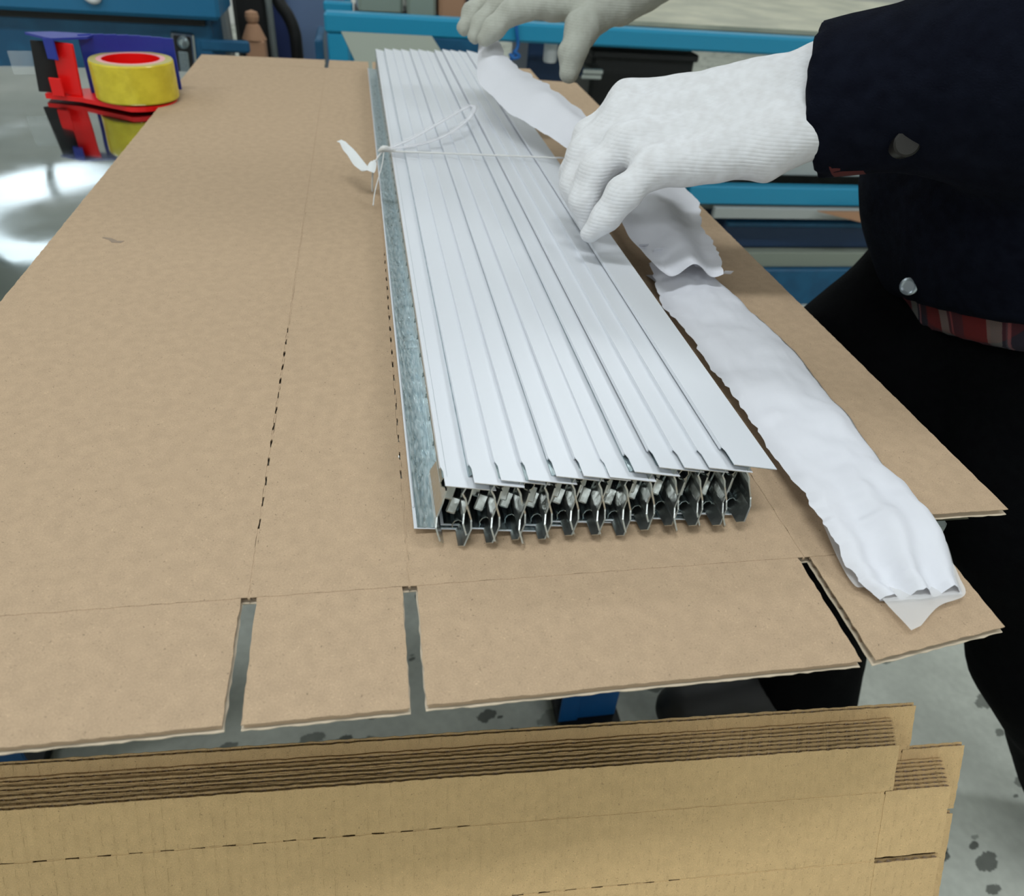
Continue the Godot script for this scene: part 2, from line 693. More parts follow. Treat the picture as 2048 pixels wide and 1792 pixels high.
func board_piece(called: String, poly: PackedVector2Array, rng: RandomNumberGenerator, top: Material, parent: Node3D, t := 0.0045, droop := 0.0, hinge := 0.0, under: Material = null) -> void:
	var lin := 0.0005
	var tf := Transform3D.IDENTITY
	if droop != 0.0:
		tf = Transform3D(Basis(Vector3.RIGHT, droop), Vector3.ZERO)
		tf.origin = Vector3(0, 0, hinge) - tf.basis * Vector3(0, 0, hinge)
	var a := MB.new()
	a.slab(jag(poly, 0.0036, 0.00035, rng), -lin, 0.0, tf)
	var o := part(called, a, top, parent)
	var b := MB.new()
	var ctr := Vector2.ZERO
	for q in poly:
		ctr += q / poly.size()
	var low := PackedVector2Array()
	for q in poly:
		low.append(q + (q - ctr).sign() * 0.0004)
	b.slab(jag(low, 0.004, 0.0004, rng), -t, -t + lin, tf)
	part("lower_liner", b, under if under else M.liner_edge, o)
	# the fluted sheet between the liners
	var lo := Vector2.INF
	var hi := -Vector2.INF
	for q in poly:
		lo = lo.min(q)
		hi = hi.max(q)
	for q in poly:
		if q.y > (lo.y + hi.y) * 0.5:
			hi.y = minf(hi.y, q.y)
		else:
			lo.y = maxf(lo.y, q.y)
	lo += Vector2.ONE * 0.0007
	hi -= Vector2.ONE * 0.0007
	var w := MB.new()
	var rows := []
	var steps := int((hi.y - lo.y) / 0.0073 * 6.0) + 1
	var amp := (t - 2.0 * lin) * 0.5
	for i in steps + 1:
		var z := lo.y + (hi.y - lo.y) * i / steps
		var y := -t * 0.5 + amp * sin(z / 0.0073 * TAU)
		rows.append([tf * Vector3(lo.x, y, z), tf * Vector3(hi.x, y, z)])
	w.grid(rows)
	part("fluted_core", w, M.flute_core, o)

func rect(x0: float, z0: float, x1: float, z1: float) -> PackedVector2Array:
	return PackedVector2Array([Vector2(x0, z0), Vector2(x1, z0), Vector2(x1, z1), Vector2(x0, z1)])

func carton_blank(o: Node3D, fx: Array, fz: Array, slot: float, top: Material, seed_: int, tab_in: float, skew := 0.0, t := 0.0045, under: Material = null, slits := {}) -> void:
	var rng := RandomNumberGenerator.new()
	rng.seed = seed_
	var g := 0.0005
	var h := slot * 0.5
	for i in 4:
		board_piece("panel", rect(fx[i] + (g if i > 0 else 0.0), fz[1] + g, fx[i + 1] - g, fz[2] - g), rng, top, o, t, 0.0, 0.0, under)
		var x0: float = fx[i] + (h if i > 0 else 0.0)
		var x1: float = fx[i + 1] - (h if i < 3 else 0.0)
		var front := rect(x0, fz[2] + g, x1, fz[3])
		if i == 3:
			front[2].y -= skew
		board_piece("flap", front, rng, top, o, t, (0.02 if i != 1 else 0.035) if skew > 0.0 else 0.0, fz[2], under)
		board_piece("flap", rect(x0, fz[0], x1, fz[1] - g), rng, top, o, t, 0.0, 0.0, under)
	board_piece("glue_tab", PackedVector2Array([Vector2(fx[4] + g, fz[1] + tab_in), Vector2(fx[5], fz[1] + tab_in + 0.01), Vector2(fx[5], fz[2] - tab_in), Vector2(fx[4] + g, fz[2] - tab_in)]), rng, top, o, t, 0.0, 0.0, under)
	# shallow creases in the folds; some folds are also slit in dashes
	var cr := MB.new()
	for i in range(1, 5):
		var z: float = fz[1] + g
		var span: Array = slits.get(i, [1.0, 1.0])
		while z < fz[2] - 0.002:
			var cut: bool = z > span[0] and z < span[1]
			var z2: float = minf(z + (0.0105 if cut else 0.0185), fz[2])
			cr.box(Vector3(fx[i], -0.0009, (z + z2) * 0.5), Vector3(g * 2.4, 0.0014, z2 - z))
			z += 0.0185
	for zz in [fz[1], fz[2]]:
		for i in 4:
			cr.box(Vector3((fx[i] + fx[i + 1]) * 0.5, -0.0009, zz), Vector3(fx[i + 1] - fx[i] - slot, 0.0014, g * 2.4))
	part("crease", cr, top, o)

# ---------------------------------------------------------------- ceiling tees
# steel strip with thickness: profile in x-y, drawn out along z from zb to each point's own zf
func strip(mb: MB, prof: Array, zb: float, zf: Array, th := 0.0007) -> void:
	for i in prof.size() - 1:
		var a: Vector2 = prof[i]
		var b: Vector2 = prof[i + 1]
		var d := (b - a).normalized()
		var s := Vector2(-d.y, d.x) * th * 0.5
		var c := [a - s, a + s, b + s, b - s]
		var p := []
		for q in 4:
			p.append(Vector3(c[q].x, c[q].y, zb))
		var r := []
		for q in 4:
			r.append(Vector3(c[q].x, c[q].y, zf[i] if q < 2 else zf[i + 1]))
		mb.quad(r[0], r[3], r[2], r[1])
		for q in 4:
			mb.quad(p[q], p[(q + 1) % 4], r[(q + 1) % 4], r[q])

# an upright tee: painted cap on top at y = 0, web and bulb hanging below; front end at z = 0, length along -z
func make_tee(o: Node3D, length: float, upside: bool, w: float, depth: float) -> void:
	var sgn := -1.0 if upside else 1.0
	var cap := MB.new()
	var hw := w * 0.5
	var out := PackedVector2Array([Vector2(-hw + 0.0012, 0), Vector2(hw, 0), Vector2(hw, -length), Vector2(-hw, -length), Vector2(-hw, -0.016), Vector2(-hw + 0.0012, -0.012)])
	cap.slab(out, -0.0004, 0.0, Transform3D(Basis.from_scale(Vector3(1, 1, 1)), Vector3.ZERO))
	for e in [-1.0, 1.0]:
		cap.box(Vector3(e * (hw - 0.0007), -0.0008 - (0.0007 if e < 0 else 0.0), -length * 0.5 - 0.008), Vector3(0.0014, 0.0012 + (0.0014 if e < 0 else 0.0), length - 0.018), Basis.IDENTITY, 0.0004)
	var cn := part("cap", cap, M.tee_white, o)
	var inner := MB.new()
	inner.box(Vector3(0, -0.00075, -length * 0.5), Vector3(w - 0.0034, 0.0006, length - 0.001))
	part("flange", inner, M.galv, o)
	var web := MB.new()
	strip(web, [Vector2(0.0005, -0.001), Vector2(0.0005, -depth + 0.007)], -length, [-0.012, -0.012], 0.0012)
	# the bulb, a hollow rounded box drop
	var bl := []
	for k in 9:
		var a := PI * 0.5 + TAU * k / 8.0
		bl.append(Vector2(0.0005 + cos(a) * 0.0030, -depth + 0.0036 + sin(a) * 0.0038))
	var zf := []
	for k in 9:
		zf.append(-0.004)
	strip(web, bl, -length, zf, 0.0006)
	# stitched rosettes along the web
	var zz := -0.03
	while zz > -length + 0.02:
		for e in [-1.0, 1.0]:
			web.box(Vector3(0.0005 + e * 0.0009, -depth * 0.52, zz), Vector3(0.0008, 0.0026, 0.0034), Basis(Vector3.RIGHT, 0.7), 0.0003)
		zz -= 0.026
	part("web", web, M.galv, o)
	# the punched and bent end hook
	var clip := MB.new()
	var pr: Array
	var pf: Array
	if upside:
		pr = [Vector2(0.0005, -depth + 0.006), Vector2(0.0016, -depth * 0.62), Vector2(0.0042, -depth * 0.42), Vector2(0.0046, -depth * 0.3), Vector2(0.0018, -depth * 0.1), Vector2(-0.0008, 0.0008)]
		pf = [0.0, 0.002, 0.006, 0.010, 0.013, 0.010]
	else:
		pr = [Vector2(-0.0012, -0.0012), Vector2(-0.0030, -0.0045), Vector2(-0.0006, -0.0075), Vector2(0.0004, -0.0105), Vector2(0.0046, -depth * 0.55), Vector2(0.0052, -depth * 0.68), Vector2(0.0024, -depth * 0.9), Vector2(0.0004, -depth * 1.0)]
		pf = [-0.002, 0.0, 0.001, 0.002, 0.004, 0.007, 0.012, 0.009]
	strip(clip, pr, -0.034, pf, 0.0009)
	# pressed tongue behind the hook
	clip.box(Vector3(-0.0036, -depth * 0.60, -0.009), Vector3(0.0060, 0.0095, 0.0016), Basis(Vector3.FORWARD, 0.3) * Basis(Vector3.RIGHT, -0.55 if not upside else 0.55), 0.0007)
	clip.box(Vector3(-0.0034, -depth * 0.38, -0.02), Vector3(0.0016, 0.006, 0.003), Basis(Vector3.FORWARD, -0.25), 0.0006)
	part("end_hook", clip, M.clip, o)
	if upside:
		for c in o.get_children():
			c.basis = Basis.from_scale(Vector3(-1, -1, 1))
	if sgn > 2.0:
		cn.queue_free()

# ================================================================ the scene
func _ready() -> void:
	# --- camera
	var cam := Camera3D.new()
	cam.name = "camera"
	cam.fov = 61.335
	cam.near = 0.02
	cam.far = 60.0
	cam.transform = Transform3D(Basis(Vector3(0.98434, 0.06986, 0.16183), Vector3(0.04256, 0.79672, -0.60285), Vector3(-0.17105, 0.60030, 0.78127)).orthonormalized(), Vector3(0, 0.293, 0))
	add_child(cam)
	cam.current = true
	var lens := CameraAttributesPhysical.new()
	lens.frustum_focal_length = 20.235
	lens.frustum_focus_distance = 0.5
	lens.frustum_near = 0.02
	lens.frustum_far = 60.0
	lens.exposure_aperture = 8.0
	cam.attributes = lens
	# --- environment: a closed hall, lit by its own lamps
	var we := WorldEnvironment.new()
	we.name = "environment"
	var env := Environment.new()
	env.background_mode = Environment.BG_COLOR
	env.background_color = Color(0.93, 0.97, 1.0)
	env.background_energy_multiplier = 6.0
	env.tonemap_mode = Environment.TONE_MAPPER_LINEAR
	env.tonemap_exposure = 0.555
	env.sdfgi_enabled = true
	env.ssao_enabled = true
	env.ssil_enabled = true
	we.environment = env
	add_child(we)
	make_materials()
	for lz in [-4.2, 0.1, 3.0]:
		for lx in [-3.4, -0.4, 2.6]:
			ceiling_lamp(Vector3(lx, 2.75, lz), "hung near the row of high windows" if lz < -1.0 else ("hung over the packing table" if lz < 1.0 else "hung by the windowless end wall"))
	hall()
	table()
	table_blank()
	tee_bundle()
	leaning_blanks()
	tissue()
	tie_string()
	tape_gun()
	person()
	far_bench()
	left_machine()

func ceiling_lamp(at: Vector3, where: String) -> void:
	var o := thing("ceiling_lamp", "long white ceiling batten lamp " + where, "lamp", at, "batten lamps under the ceiling")
	var b := MB.new()
	b.box(Vector3(0, 0.05, 0), Vector3(1.5, 0.06, 0.34), Basis.IDENTITY, 0.01)
	part("housing", b, M.white_plastic, o)
	b = MB.new()
	b.box(Vector3(0, 0.012, 0), Vector3(1.44, 0.016, 0.28), Basis.IDENTITY, 0.004)
	part("lamp_diffuser", b, M.lamp, o)
	for e in [-0.5, 0.5]:
		b = MB.new()
		b.tube([Vector3(e, 0.08, 0), Vector3(e, 0.6, 0)], 0.006, 6)
		part("hanger", b, M.grey_steel, o)
	var l := AreaLight3D.new()
	l.name = "lamp_light"
	l.area_size = Vector2(1.44, 0.28)
	l.light_color = Color(0.96, 0.985, 1.0)
	l.light_energy = 6.0
	l.set("area_range", 20.0)
	l.set("area_attenuation", 2.0)
	l.shadow_enabled = true
	l.rotation = Vector3(-PI * 0.5, 0, 0)
	l.position = Vector3(0, -0.002, 0)
	o.add_child(l)

func hall() -> void:
	var b := MB.new()
	b.box(Vector3(0.5, FLOOR_Y - 0.1, -0.9), Vector3(13.4, 0.2, 12.8))
	struct("floor", b, M.floor, "grey concrete hall floor with dark oil spots")
	b = MB.new()
	b.box(Vector3(0.5, 3.45, -0.9), Vector3(13.4, 0.2, 12.8))
	struct("ceiling", b, M.ceiling)
	for w in [["wall_left", Vector3(-6.1, 1.3, -0.9), Vector3(0.2, 4.3, 12.8)], ["wall_right", Vector3(7.1, 1.3, -0.9), Vector3(0.2, 4.3, 12.8)], ["wall_front", Vector3(0.5, 1.3, 5.4), Vector3(13.4, 4.3, 0.2)]]:
		b = MB.new()
		b.box(w[1], w[2])
		struct(w[0], b, M.wall)
	# the far wall has a row of high windows
	var wall := CSGBox3D.new()
	wall.name = "wall_back"
	wall.size = Vector3(13.4, 4.3, 0.2)
	wall.position = Vector3(0.5, 1.3, -7.1)
	wall.material = M.wall
	wall.set_meta("kind", "structure")
	var wx := [-4.6, -2.7, -0.8, 1.1, 3.0, 4.9]
	for x in wx:
		var cut := CSGBox3D.new()
		cut.name = "opening"
		cut.operation = CSGShape3D.OPERATION_SUBTRACTION
		cut.size = Vector3(1.4, 0.5, 0.4)
		cut.position = Vector3(x - 0.5, 2.28 - 1.3, 0)
		cut.material = M.wall
		wall.add_child(cut, true)
	add_child(wall)
	for i in wx.size():
		var o := Node3D.new()
		o.name = "window_%d" % (i + 1)
		add_child(o)
		o.position = Vector3(wx[i], 2.03, -7.1)
		o.set_meta("kind", "structure")
		b = MB.new()
		b.box(Vector3(0, 0.02, 0), Vector3(1.4, 0.04, 0.06))
		b.box(Vector3(0, 0.48, 0), Vector3(1.4, 0.04, 0.06))
		for e in [-0.68, 0.0, 0.68]:
			b.box(Vector3(e, 0.25, 0), Vector3(0.04, 0.42, 0.06))
		part("window_frame", b, M.pale_grey, o)
		for e in [-0.34, 0.34]:
			b = MB.new()
			b.box(Vector3(e, 0.25, 0), Vector3(0.64, 0.42, 0.006))
			part("pane", b, M.pane, o)

func table() -> void:
	var base := Vector3(-0.12, FLOOR_Y, -0.9)
	var o := thing("packing_table", "blue steel packing table with a shiny galvanised sheet top", "table", base)
	# dented sheet skin with a rounded far corner
	var rows := []
	var nz := 60
	var nxs := 60
	var f := FastNoiseLite.new()
	f.seed = 4
	f.frequency = 1.7
	f.fractal_octaves = 2
	for i in nz + 1:
		var row := []
		for j in nxs + 1:
			var x := lerpf(-0.60, 0.365, float(j) / nxs)
			var z := lerpf(-0.30, -1.485, float(i) / nz)
			# round the far-left corner
			var cx := -0.55
			var cz := -1.435
			if x < cx and z < cz:
				var dv := Vector2(x - cx, z - cz)
				var m := maxf(absf(dv.x), absf(dv.y))
				if dv.length() > 1e-6:
					dv = dv.normalized() * m
				x = cx + dv.x
				z = cz + dv.y
			var y := -0.0065 + f.get_noise_2d(x * 1.3, z * 0.8) * 0.0065 - 0.001
			var c := x + 0.505 + 0.035 * sin(z * 4.6)
			y += 0.0012 * exp(-c * c / 0.00006)
			row.append(Vector3(x, minf(y, -0.0049) if x > -0.31 else y, z))
		rows.append(row)
	var b := MB.new()
	b.grid(rows, false, Vector2(1, 1), false)
	wpart("sheet_top", b, M.sheet, o)
	b = MB.new()
	b.box(Vector3(-0.1175, -0.033, -0.89), Vector3(0.955, 0.03, 1.17), Basis.IDENTITY, 0.003)
	wpart("table_top", b, M.grey_steel, o)
	b = MB.new()
	b.box(Vector3(-0.1175, -0.09, -0.47), Vector3(0.80, 0.095, 0.04), Basis.IDENTITY, 0.003)
	wpart("apron", b, M.grey_steel, o)
	b = MB.new()
	for x in [-0.55, 0.315]:
		b.box(Vector3(x, -0.07, -0.92), Vector3(0.04, 0.05, 1.1), Basis.IDENTITY, 0.003)
	wpart("side_rail", b, M.blue_table, o)
	for p in [Vector2(-0.54, -0.66), Vector2(0.305, -0.66), Vector2(-0.54, -1.42), Vector2(0.305, -1.42)]:
		b = MB.new()
		var h := -0.042 - FLOOR_Y
		var y := (FLOOR_Y - 0.042) * 0.5
		b.box(Vector3(p.x + 0.012, y, p.y), Vector3(0.062, h, 0.005), Basis.IDENTITY, 0.001)
		b.box(Vector3(p.x - 0.022, y, p.y - 0.028), Vector3(0.006, h, 0.06), Basis.IDENTITY, 0.001)
		b.box(Vector3(p.x - 0.034, y, p.y + 0.004), Vector3(0.03, h, 0.004), Basis.IDENTITY, 0.001)
		var leg := wpart("leg", b, M.blue_table, o)
		var ft := MB.new()
		ft.box(Vector3(p.x, FLOOR_Y + 0.008, p.y - 0.02), Vector3(0.10, 0.016, 0.09), Basis.IDENTITY, 0.003)
		part("foot", ft, M.black, leg)

func table_blank() -> void:
	var o := thing("carton_blank", "flat brown corrugated carton blank spread over the table under the bundle", "cardboard", Vector3(0, 0, 0))
	carton_blank(o, [-0.2895, -0.0675, 0.0115, 0.232, 0.318, 0.3855], [-1.592, -1.522, -0.2685, -0.199], 0.0075, M.kraft, 21, 0.028, 0.012, 0.0045, null, {1: [-0.56, -0.32], 2: [-0.72, -0.36]})
	# scuff of grey dirt on the liner
	var b := MB.new()
	b.slab(PackedVector2Array([Vector2(-0.246, -0.731), Vector2(-0.238, -0.728), Vector2(-0.232, -0.722), Vector2(-0.226, -0.722), Vector2(-0.228, -0.717), Vector2(-0.236, -0.718), Vector2(-0.240, -0.724), Vector2(-0.247, -0.729)]), 0.0, 0.0002)
	part("scuff", b, M.scuff, o)

func tee_bundle() -> void:
	var turn := 0.0085
	# top row: caps up, each lapped over its neighbour
	var xs := [0.0313, 0.0465, 0.0610, 0.0757, 0.0908, 0.1057, 0.1205, 0.1346, 0.1489, 0.1631, 0.1776, 0.1923]
	var ys := [0.0376, 0.0395, 0.0392, 0.0393, 0.0404, 0.0405, 0.0391, 0.0408, 0.0422, 0.0419, 0.0414, 0.0423]
	var zo := [0.0, 0.001, -0.0005, 0.0005, 0.0, 0.001, 0.0015, 0.0, -0.001, 0.0, 0.0005, 0.0]
	var proto := Node3D.new()
	make_tee(proto, 1.2, false, 0.0290, 0.034)
	var inv := Node3D.new()
	make_tee(inv, 1.2, true, 0.0290, 0.034)
	var order := ["first", "second", "third", "fourth", "fifth", "sixth", "seventh", "eighth", "ninth", "tenth", "eleventh", "twelfth"]
	for i in 12:
		var o: Node3D = proto.duplicate()
		o.name = numbered("ceiling_tee")
		add_child(o)
		var tilt := -0.195
		o.basis = Basis(Vector3.UP, turn) * Basis(Vector3.FORWARD, -tilt)
		var hw := 0.0145
		o.position = Vector3(xs[i] + hw * cos(tilt), ys[i] + hw * sin(tilt), -0.303 + zo[i])
		o.set_meta("label", "white ceiling tee, cap up, %s counting from the bundle's galvanised open side" % order[i])
		o.set_meta("category", "ceiling tee")
		o.set_meta("group", "white tees of the top row")
		var p: Node3D = inv.duplicate()
		p.name = numbered("inverted_tee")
		add_child(p)
		p.basis = Basis(Vector3.UP, turn) * Basis(Vector3.FORWARD, 0.12)
		p.position = Vector3(0.0305 + i * 0.01475, 0.0028 + i * 0.0001, -0.3035 - zo[(i + 5) % 12] * 3.0)
		p.set_meta("label", "inverted steel tee, cap down, %s counting from the bundle's galvanised open side" % order[i])
		p.set_meta("category", "ceiling tee")
		p.set_meta("group", "inverted tees of the lower row")
	proto.free()
	inv.free()

func leaning_blanks() -> void:
	var l := Vector3(-0.2324, -0.171, -0.2706)
	var r := Vector3(0.3515, -0.172, -0.2442)
	var u := (r - l).normalized()
	var th := deg_to_rad(24.0)
	var v := Vector3(0, -cos(th), sin(th))
	v = (v - u * v.dot(u)).normalized()
	var n := v.cross(u).normalized()
	var labels := ["carton blank leaning against the table, outermost of the sheaf, its creased face open to view", "second", "third", "fourth", "fifth", "sixth", "seventh", "tall carton blank leaning at the back of the sheaf, standing above the others"]
	# per blank: slide along, rise
	var along := [0.0, 0.0022, 0.0048, 0.0070, 0.0098, 0.0120, 0.0142, 0.034]
	var rise := [0.0, -0.0006, 0.0, -0.0004, 0.0006, -0.0003, 0.0005, 0.0085]
	for k in 8:
		var o := Node3D.new()
		o.name = numbered("leaning_carton_blank")
		add_child(o)
		# x up the board, y out of its face, z along its length
		o.basis = Basis(-v, n, u)
		var depth := k * 0.0043
		if k == 7:
			depth += 0.002
		o.position = r + u * (-0.008 + along[k]) - n * depth - v * rise[k]
		carton_blank(o, [-0.640 - rise[k], -0.42, -0.34, -0.095, -0.037, 0.0], [-1.3, -1.24, 0.0, 0.052], 0.005, M.kraft_lean_lit, 40 + k, -0.006, 0.0, 0.0040, M.kraft_lean_lit, {4: [-1.2, -0.30], 3: [-1.2, -0.16]})
		o.set_meta("label", labels[k] if k == 0 or k == 7 else "carton blank in the leaning sheaf, %s behind the outermost one" % labels[k])
		o.set_meta("category", "cardboard")
		o.set_meta("group", "carton blanks leaning against the table")

# rounded polyline through points
func smooth(pts: Array, per := 6) -> Array:
	var c := Curve3D.new()
	for i in pts.size():
		var a: Vector3 = pts[maxi(i - 1, 0)]
		var b: Vector3 = pts[mini(i + 1, pts.size() - 1)]
		var tg := (b - a) / 6.0
		c.add_point(pts[i], -tg, tg)
	var out := []
	for i in (pts.size() - 1) * per + 1:
		out.append(c.samplef(float(i) / per))
	return out

func tissue() -> void:
	var o := thing("tissue_paper", "crumpled white tissue paper lying beside the bundle, its far end held up", "paper", Vector3(0.28, 0, -0.5))
	var f := FastNoiseLite.new()
	f.seed = 31
	f.frequency = 14.0
	f.fractal_octaves = 3
	var rg := FastNoiseLite.new()
	rg.seed = 32
	rg.frequency = 90.0
	# folded length on the board: stations of z, left x, fold x, bulge
	var st := [[-0.232, 0.2560, 0.3070, 0.006], [-0.245, 0.2485, 0.3120, 0.012], [-0.262, 0.2458, 0.3185, 0.018], [-0.281, 0.2450, 0.3212, 0.021], [-0.304, 0.2460, 0.3200, 0.021], [-0.347, 0.2470, 0.3190, 0.019], [-0.392, 0.2480, 0.3255, 0.017], [-0.44, 0.2485, 0.3275, 0.016], [-0.493, 0.2475, 0.3288, 0.016], [-0.555, 0.2450, 0.3220, 0.017], [-0.60, 0.2500, 0.3150, 0.020], [-0.64, 0.2560, 0.3050, 0.022]]
	var cl := []
	var cf := []
	for s in st:
		cl.append(Vector3(s[1], s[3], s[0]))
		cf.append(Vector3(s[2], s[3], s[0]))
	cl = smooth(cl, 14)
	cf = smooth(cf, 14)
	var rows := []
	for i in cl.size():
		var a: Vector3 = cl[i]
		var b: Vector3 = cf[i]
		var row := []
		var bulge: float = a.y
		var front := clampf((a.z + 0.33) / 0.09, 0.0, 1.0)
		for k in 33:
			var t := k / 32.0
			var x: float
			var y: float
			if t < 0.72:
				# upper layer, ragged left edge to the fold
				var q := t / 0.72
				x = lerpf(a.x + rg.get_noise_1d(a.z) * 0.0028, b.x, q)
				y = lerpf(bulge * 0.62, bulge, sin(q * PI * 0.62)) * (1.0 - 0.55 * pow(q, 6.0))
				y += front * 0.004 * sin(q * 17.0)
			else:
				# under layer
				var q := (t - 0.72) / 0.28
				x = lerpf(b.x, b.x - 0.05, q)
				y = lerpf(bulge * 0.45, 0.0016, minf(q * 3.0, 1.0))
			var p := Vector3(x, y, lerpf(a.z, b.z, minf(t / 0.72, 1.0)))
			p.y = maxf(p.y + (f.get_noise_2d(p.x, p.z) * 0.0040 + f.get_noise_2d(p.x * 4.0, p.z * 1.6 + 3.0) * 0.0014) * minf(1.0, p.y / 0.006), 0.0012)
			if i == 0:
				p.z += rg.get_noise_1d(p.x * 3.0) * 0.002
			row.append(p)
		rows.append(row)
	var b2 := MB.new()
	b2.grid(rows, false, Vector2(1, 4))
	wpart("folded_sheet", b2, M.tissue, o)
	# single under layer sticking out at the near end
	var lp := [Vector3(0.2540, 0.0022, -0.290), Vector3(0.2490, 0.0024, -0.264), Vector3(0.2478, 0.0022, -0.2425), Vector3(0.2560, 0.0022, -0.2430), Vector3(0.2578, 0.0026, -0.2270), Vector3(0.2605, 0.0024, -0.2105)]
	var rp := [Vector3(0.315, 0.0030, -0.300), Vector3(0.316, 0.0030, -0.265), Vector3(0.310, 0.003, -0.2405), Vector3(0.3040, 0.003, -0.2290), Vector3(0.2850, 0.003, -0.2235), Vector3(0.2672, 0.0026, -0.2125)]
	var ls := smooth(lp, 6)
	var rs := smooth(rp, 6)
	rows = []
	for i in ls.size():
		var row := []
		for k in 17:
			var p: Vector3 = (ls[i] as Vector3).lerp(rs[i], k / 16.0)
			p.y += 0.0012 + f.get_noise_2d(p.x * 1.6, p.z * 1.6) * 0.0010
			row.append(p)
		rows.append(row)
	b2 = MB.new()
	b2.grid(rows, false, Vector2(1, 1))
	wpart("under_layer", b2, M.tissue_single, o)
	# the torn strip that runs up into the far glove
	var le := smooth([Vector3(0.146, 0.122, -1.080), Vector3(0.139, 0.092, -1.020), Vector3(0.152, 0.080, -0.978), Vector3(0.176, 0.070, -0.916), Vector3(0.203, 0.066, -0.845), Vector3(0.222, 0.060, -0.765), Vector3(0.230, 0.050, -0.700), Vector3(0.231, 0.042, -0.650), Vector3(0.238, 0.036, -0.612), Vector3(0.249, 0.033, -0.580)], 10)
	var re := smooth([Vector3(0.170, 0.125, -1.080), Vector3(0.182, 0.110, -1.036), Vector3(0.206, 0.101, -0.999), Vector3(0.225, 0.094, -0.945), Vector3(0.262, 0.078, -0.885), Vector3(0.312, 0.054, -0.835), Vector3(0.343, 0.034, -0.765), Vector3(0.326, 0.030, -0.690), Vector3(0.319, 0.029, -0.640), Vector3(0.304, 0.028, -0.580)], 10)
	rows = []
	for i in le.size():
		var row := []
		var a: Vector3 = le[i]
		var b: Vector3 = re[i]
		b += Vector3(rg.get_noise_1d(b.z * 0.6) * 0.005, 0, rg.get_noise_1d(b.z * 0.5 + 9.0) * 0.003)
		var flat := clampf((a.z + 0.95) / 0.2, 0.0, 1.0)
		for k in 25:
			var t := k / 24.0
			var p := a.lerp(b, t)
			p.y += 0.010 * sin(t * PI) * (1.0 - flat) + flat * (0.0045 * sin(t * 9.5 + a.z * 5.0) + 0.004 * sin(t * PI))
			p.y += f.get_noise_2d(p.x, p.z) * 0.0035
			row.append(p)
		rows.append(row)
	b2 = MB.new()
	b2.grid(rows, false, Vector2(1, 5))
	wpart("torn_strip", b2, M.tissue, o)
	# curled shreds along the tear
	b2 = MB.new()
	var rng := RandomNumberGenerator.new()
	rng.seed = 7
	for i in 7:
		var c := Vector3(0.242 + 0.012 * i, 0.034 - 0.002 * i, -0.632 + 0.004 * sin(i * 2.0) + 0.006 * i)
		var rr := []
		for q in 5:
			var row := []
			for k in 4:
				row.append(c + Vector3(0.0028 * k - 0.004, 0.0016 * q * q * 0.2 + 0.0006 * k * sin(i), 0.002 * q * cos(i * 0.9) + rng.randf_range(-0.0004, 0.0004)))
			rr.append(row)
		b2.grid(rr)
	wpart("shred", b2, M.tissue, o)

func tie_string() -> void:
	var o := thing("tie_string", "white string tied across the bundle with a loose loop and film tail", "string", Vector3(0.02, 0.04, -0.875))
	var b := MB.new()
	var pts := []
	for i in 25:
		var t := i / 24.0
		pts.append(Vector3(lerpf(0.016, 0.2210, t), 0.0432 + 0.0032 * t + 0.0006 * sin(t * 75.0), lerpf(-0.874, -0.852, t)))
	pts.append(Vector3(0.2240, 0.030, -0.851))
	pts.append(Vector3(0.2245, 0.004, -0.851))
	b.tube(pts, 0.0011, 6)
	b.tube(smooth([Vector3(0.016, 0.0432, -0.874), Vector3(0.006, 0.030, -0.868), Vector3(0.0035, 0.016, -0.862), Vector3(0.0030, 0.003, -0.860)], 4), 0.0010, 6)
	b.tube(smooth([Vector3(0.0175, 0.043, -0.872), Vector3(0.014, 0.034, -0.848), Vector3(0.0060, 0.020, -0.815), Vector3(0.0030, 0.010, -0.795)], 4), 0.0006, 6)
	wpart("string_turn", b, M.string, o)
	b = MB.new()
	b.tube(smooth([Vector3(0.012, 0.043, -0.874), Vector3(0.017, 0.047, -0.871), Vector3(0.024, 0.0455, -0.873), Vector3(0.030, 0.0440, -0.872)], 4), [0.0016, 0.0018, 0.0022, 0.0026, 0.0029, 0.0030, 0.0029, 0.0026, 0.0024, 0.0022, 0.0020, 0.0018, 0.0016], 8)
	wpart("knot", b, M.string, o)
	b = MB.new()
	b.tube(smooth([Vector3(0.022, 0.046, -0.873), Vector3(0.050, 0.049, -0.905), Vector3(0.085, 0.054, -0.955), Vector3(0.118, 0.058, -1.005), Vector3(0.131, 0.060, -1.020), Vector3(0.134, 0.0595, -1.008), Vector3(0.120, 0.056, -0.965), Vector3(0.090, 0.050, -0.918), Vector3(0.055, 0.047, -0.888), Vector3(0.024, 0.046, -0.872)], 6), 0.0034, 8, 0.3)
	wpart("loop", b, M.film, o)
	b = MB.new()
	var rows := []
	var path := smooth([Vector3(0.0065, 0.034, -0.868), Vector3(-0.001, 0.028, -0.848), Vector3(-0.011, 0.033, -0.866), Vector3(-0.022, 0.040, -0.892), Vector3(-0.029, 0.044, -0.905)], 6)
	for i in path.size():
		var w := 0.0014 + 0.0060 * pow(sin(minf(i / float(path.size() - 1), 0.86) * PI), 0.6)
		rows.append([path[i] + Vector3(-w, 0.001 * sin(i), -w * 0.4), path[i] + Vector3(0, 0.0016, 0), path[i] + Vector3(w, 0.0, w * 0.4)])
	b.grid(rows)
	wpart("tail", b, M.white_plastic, o)

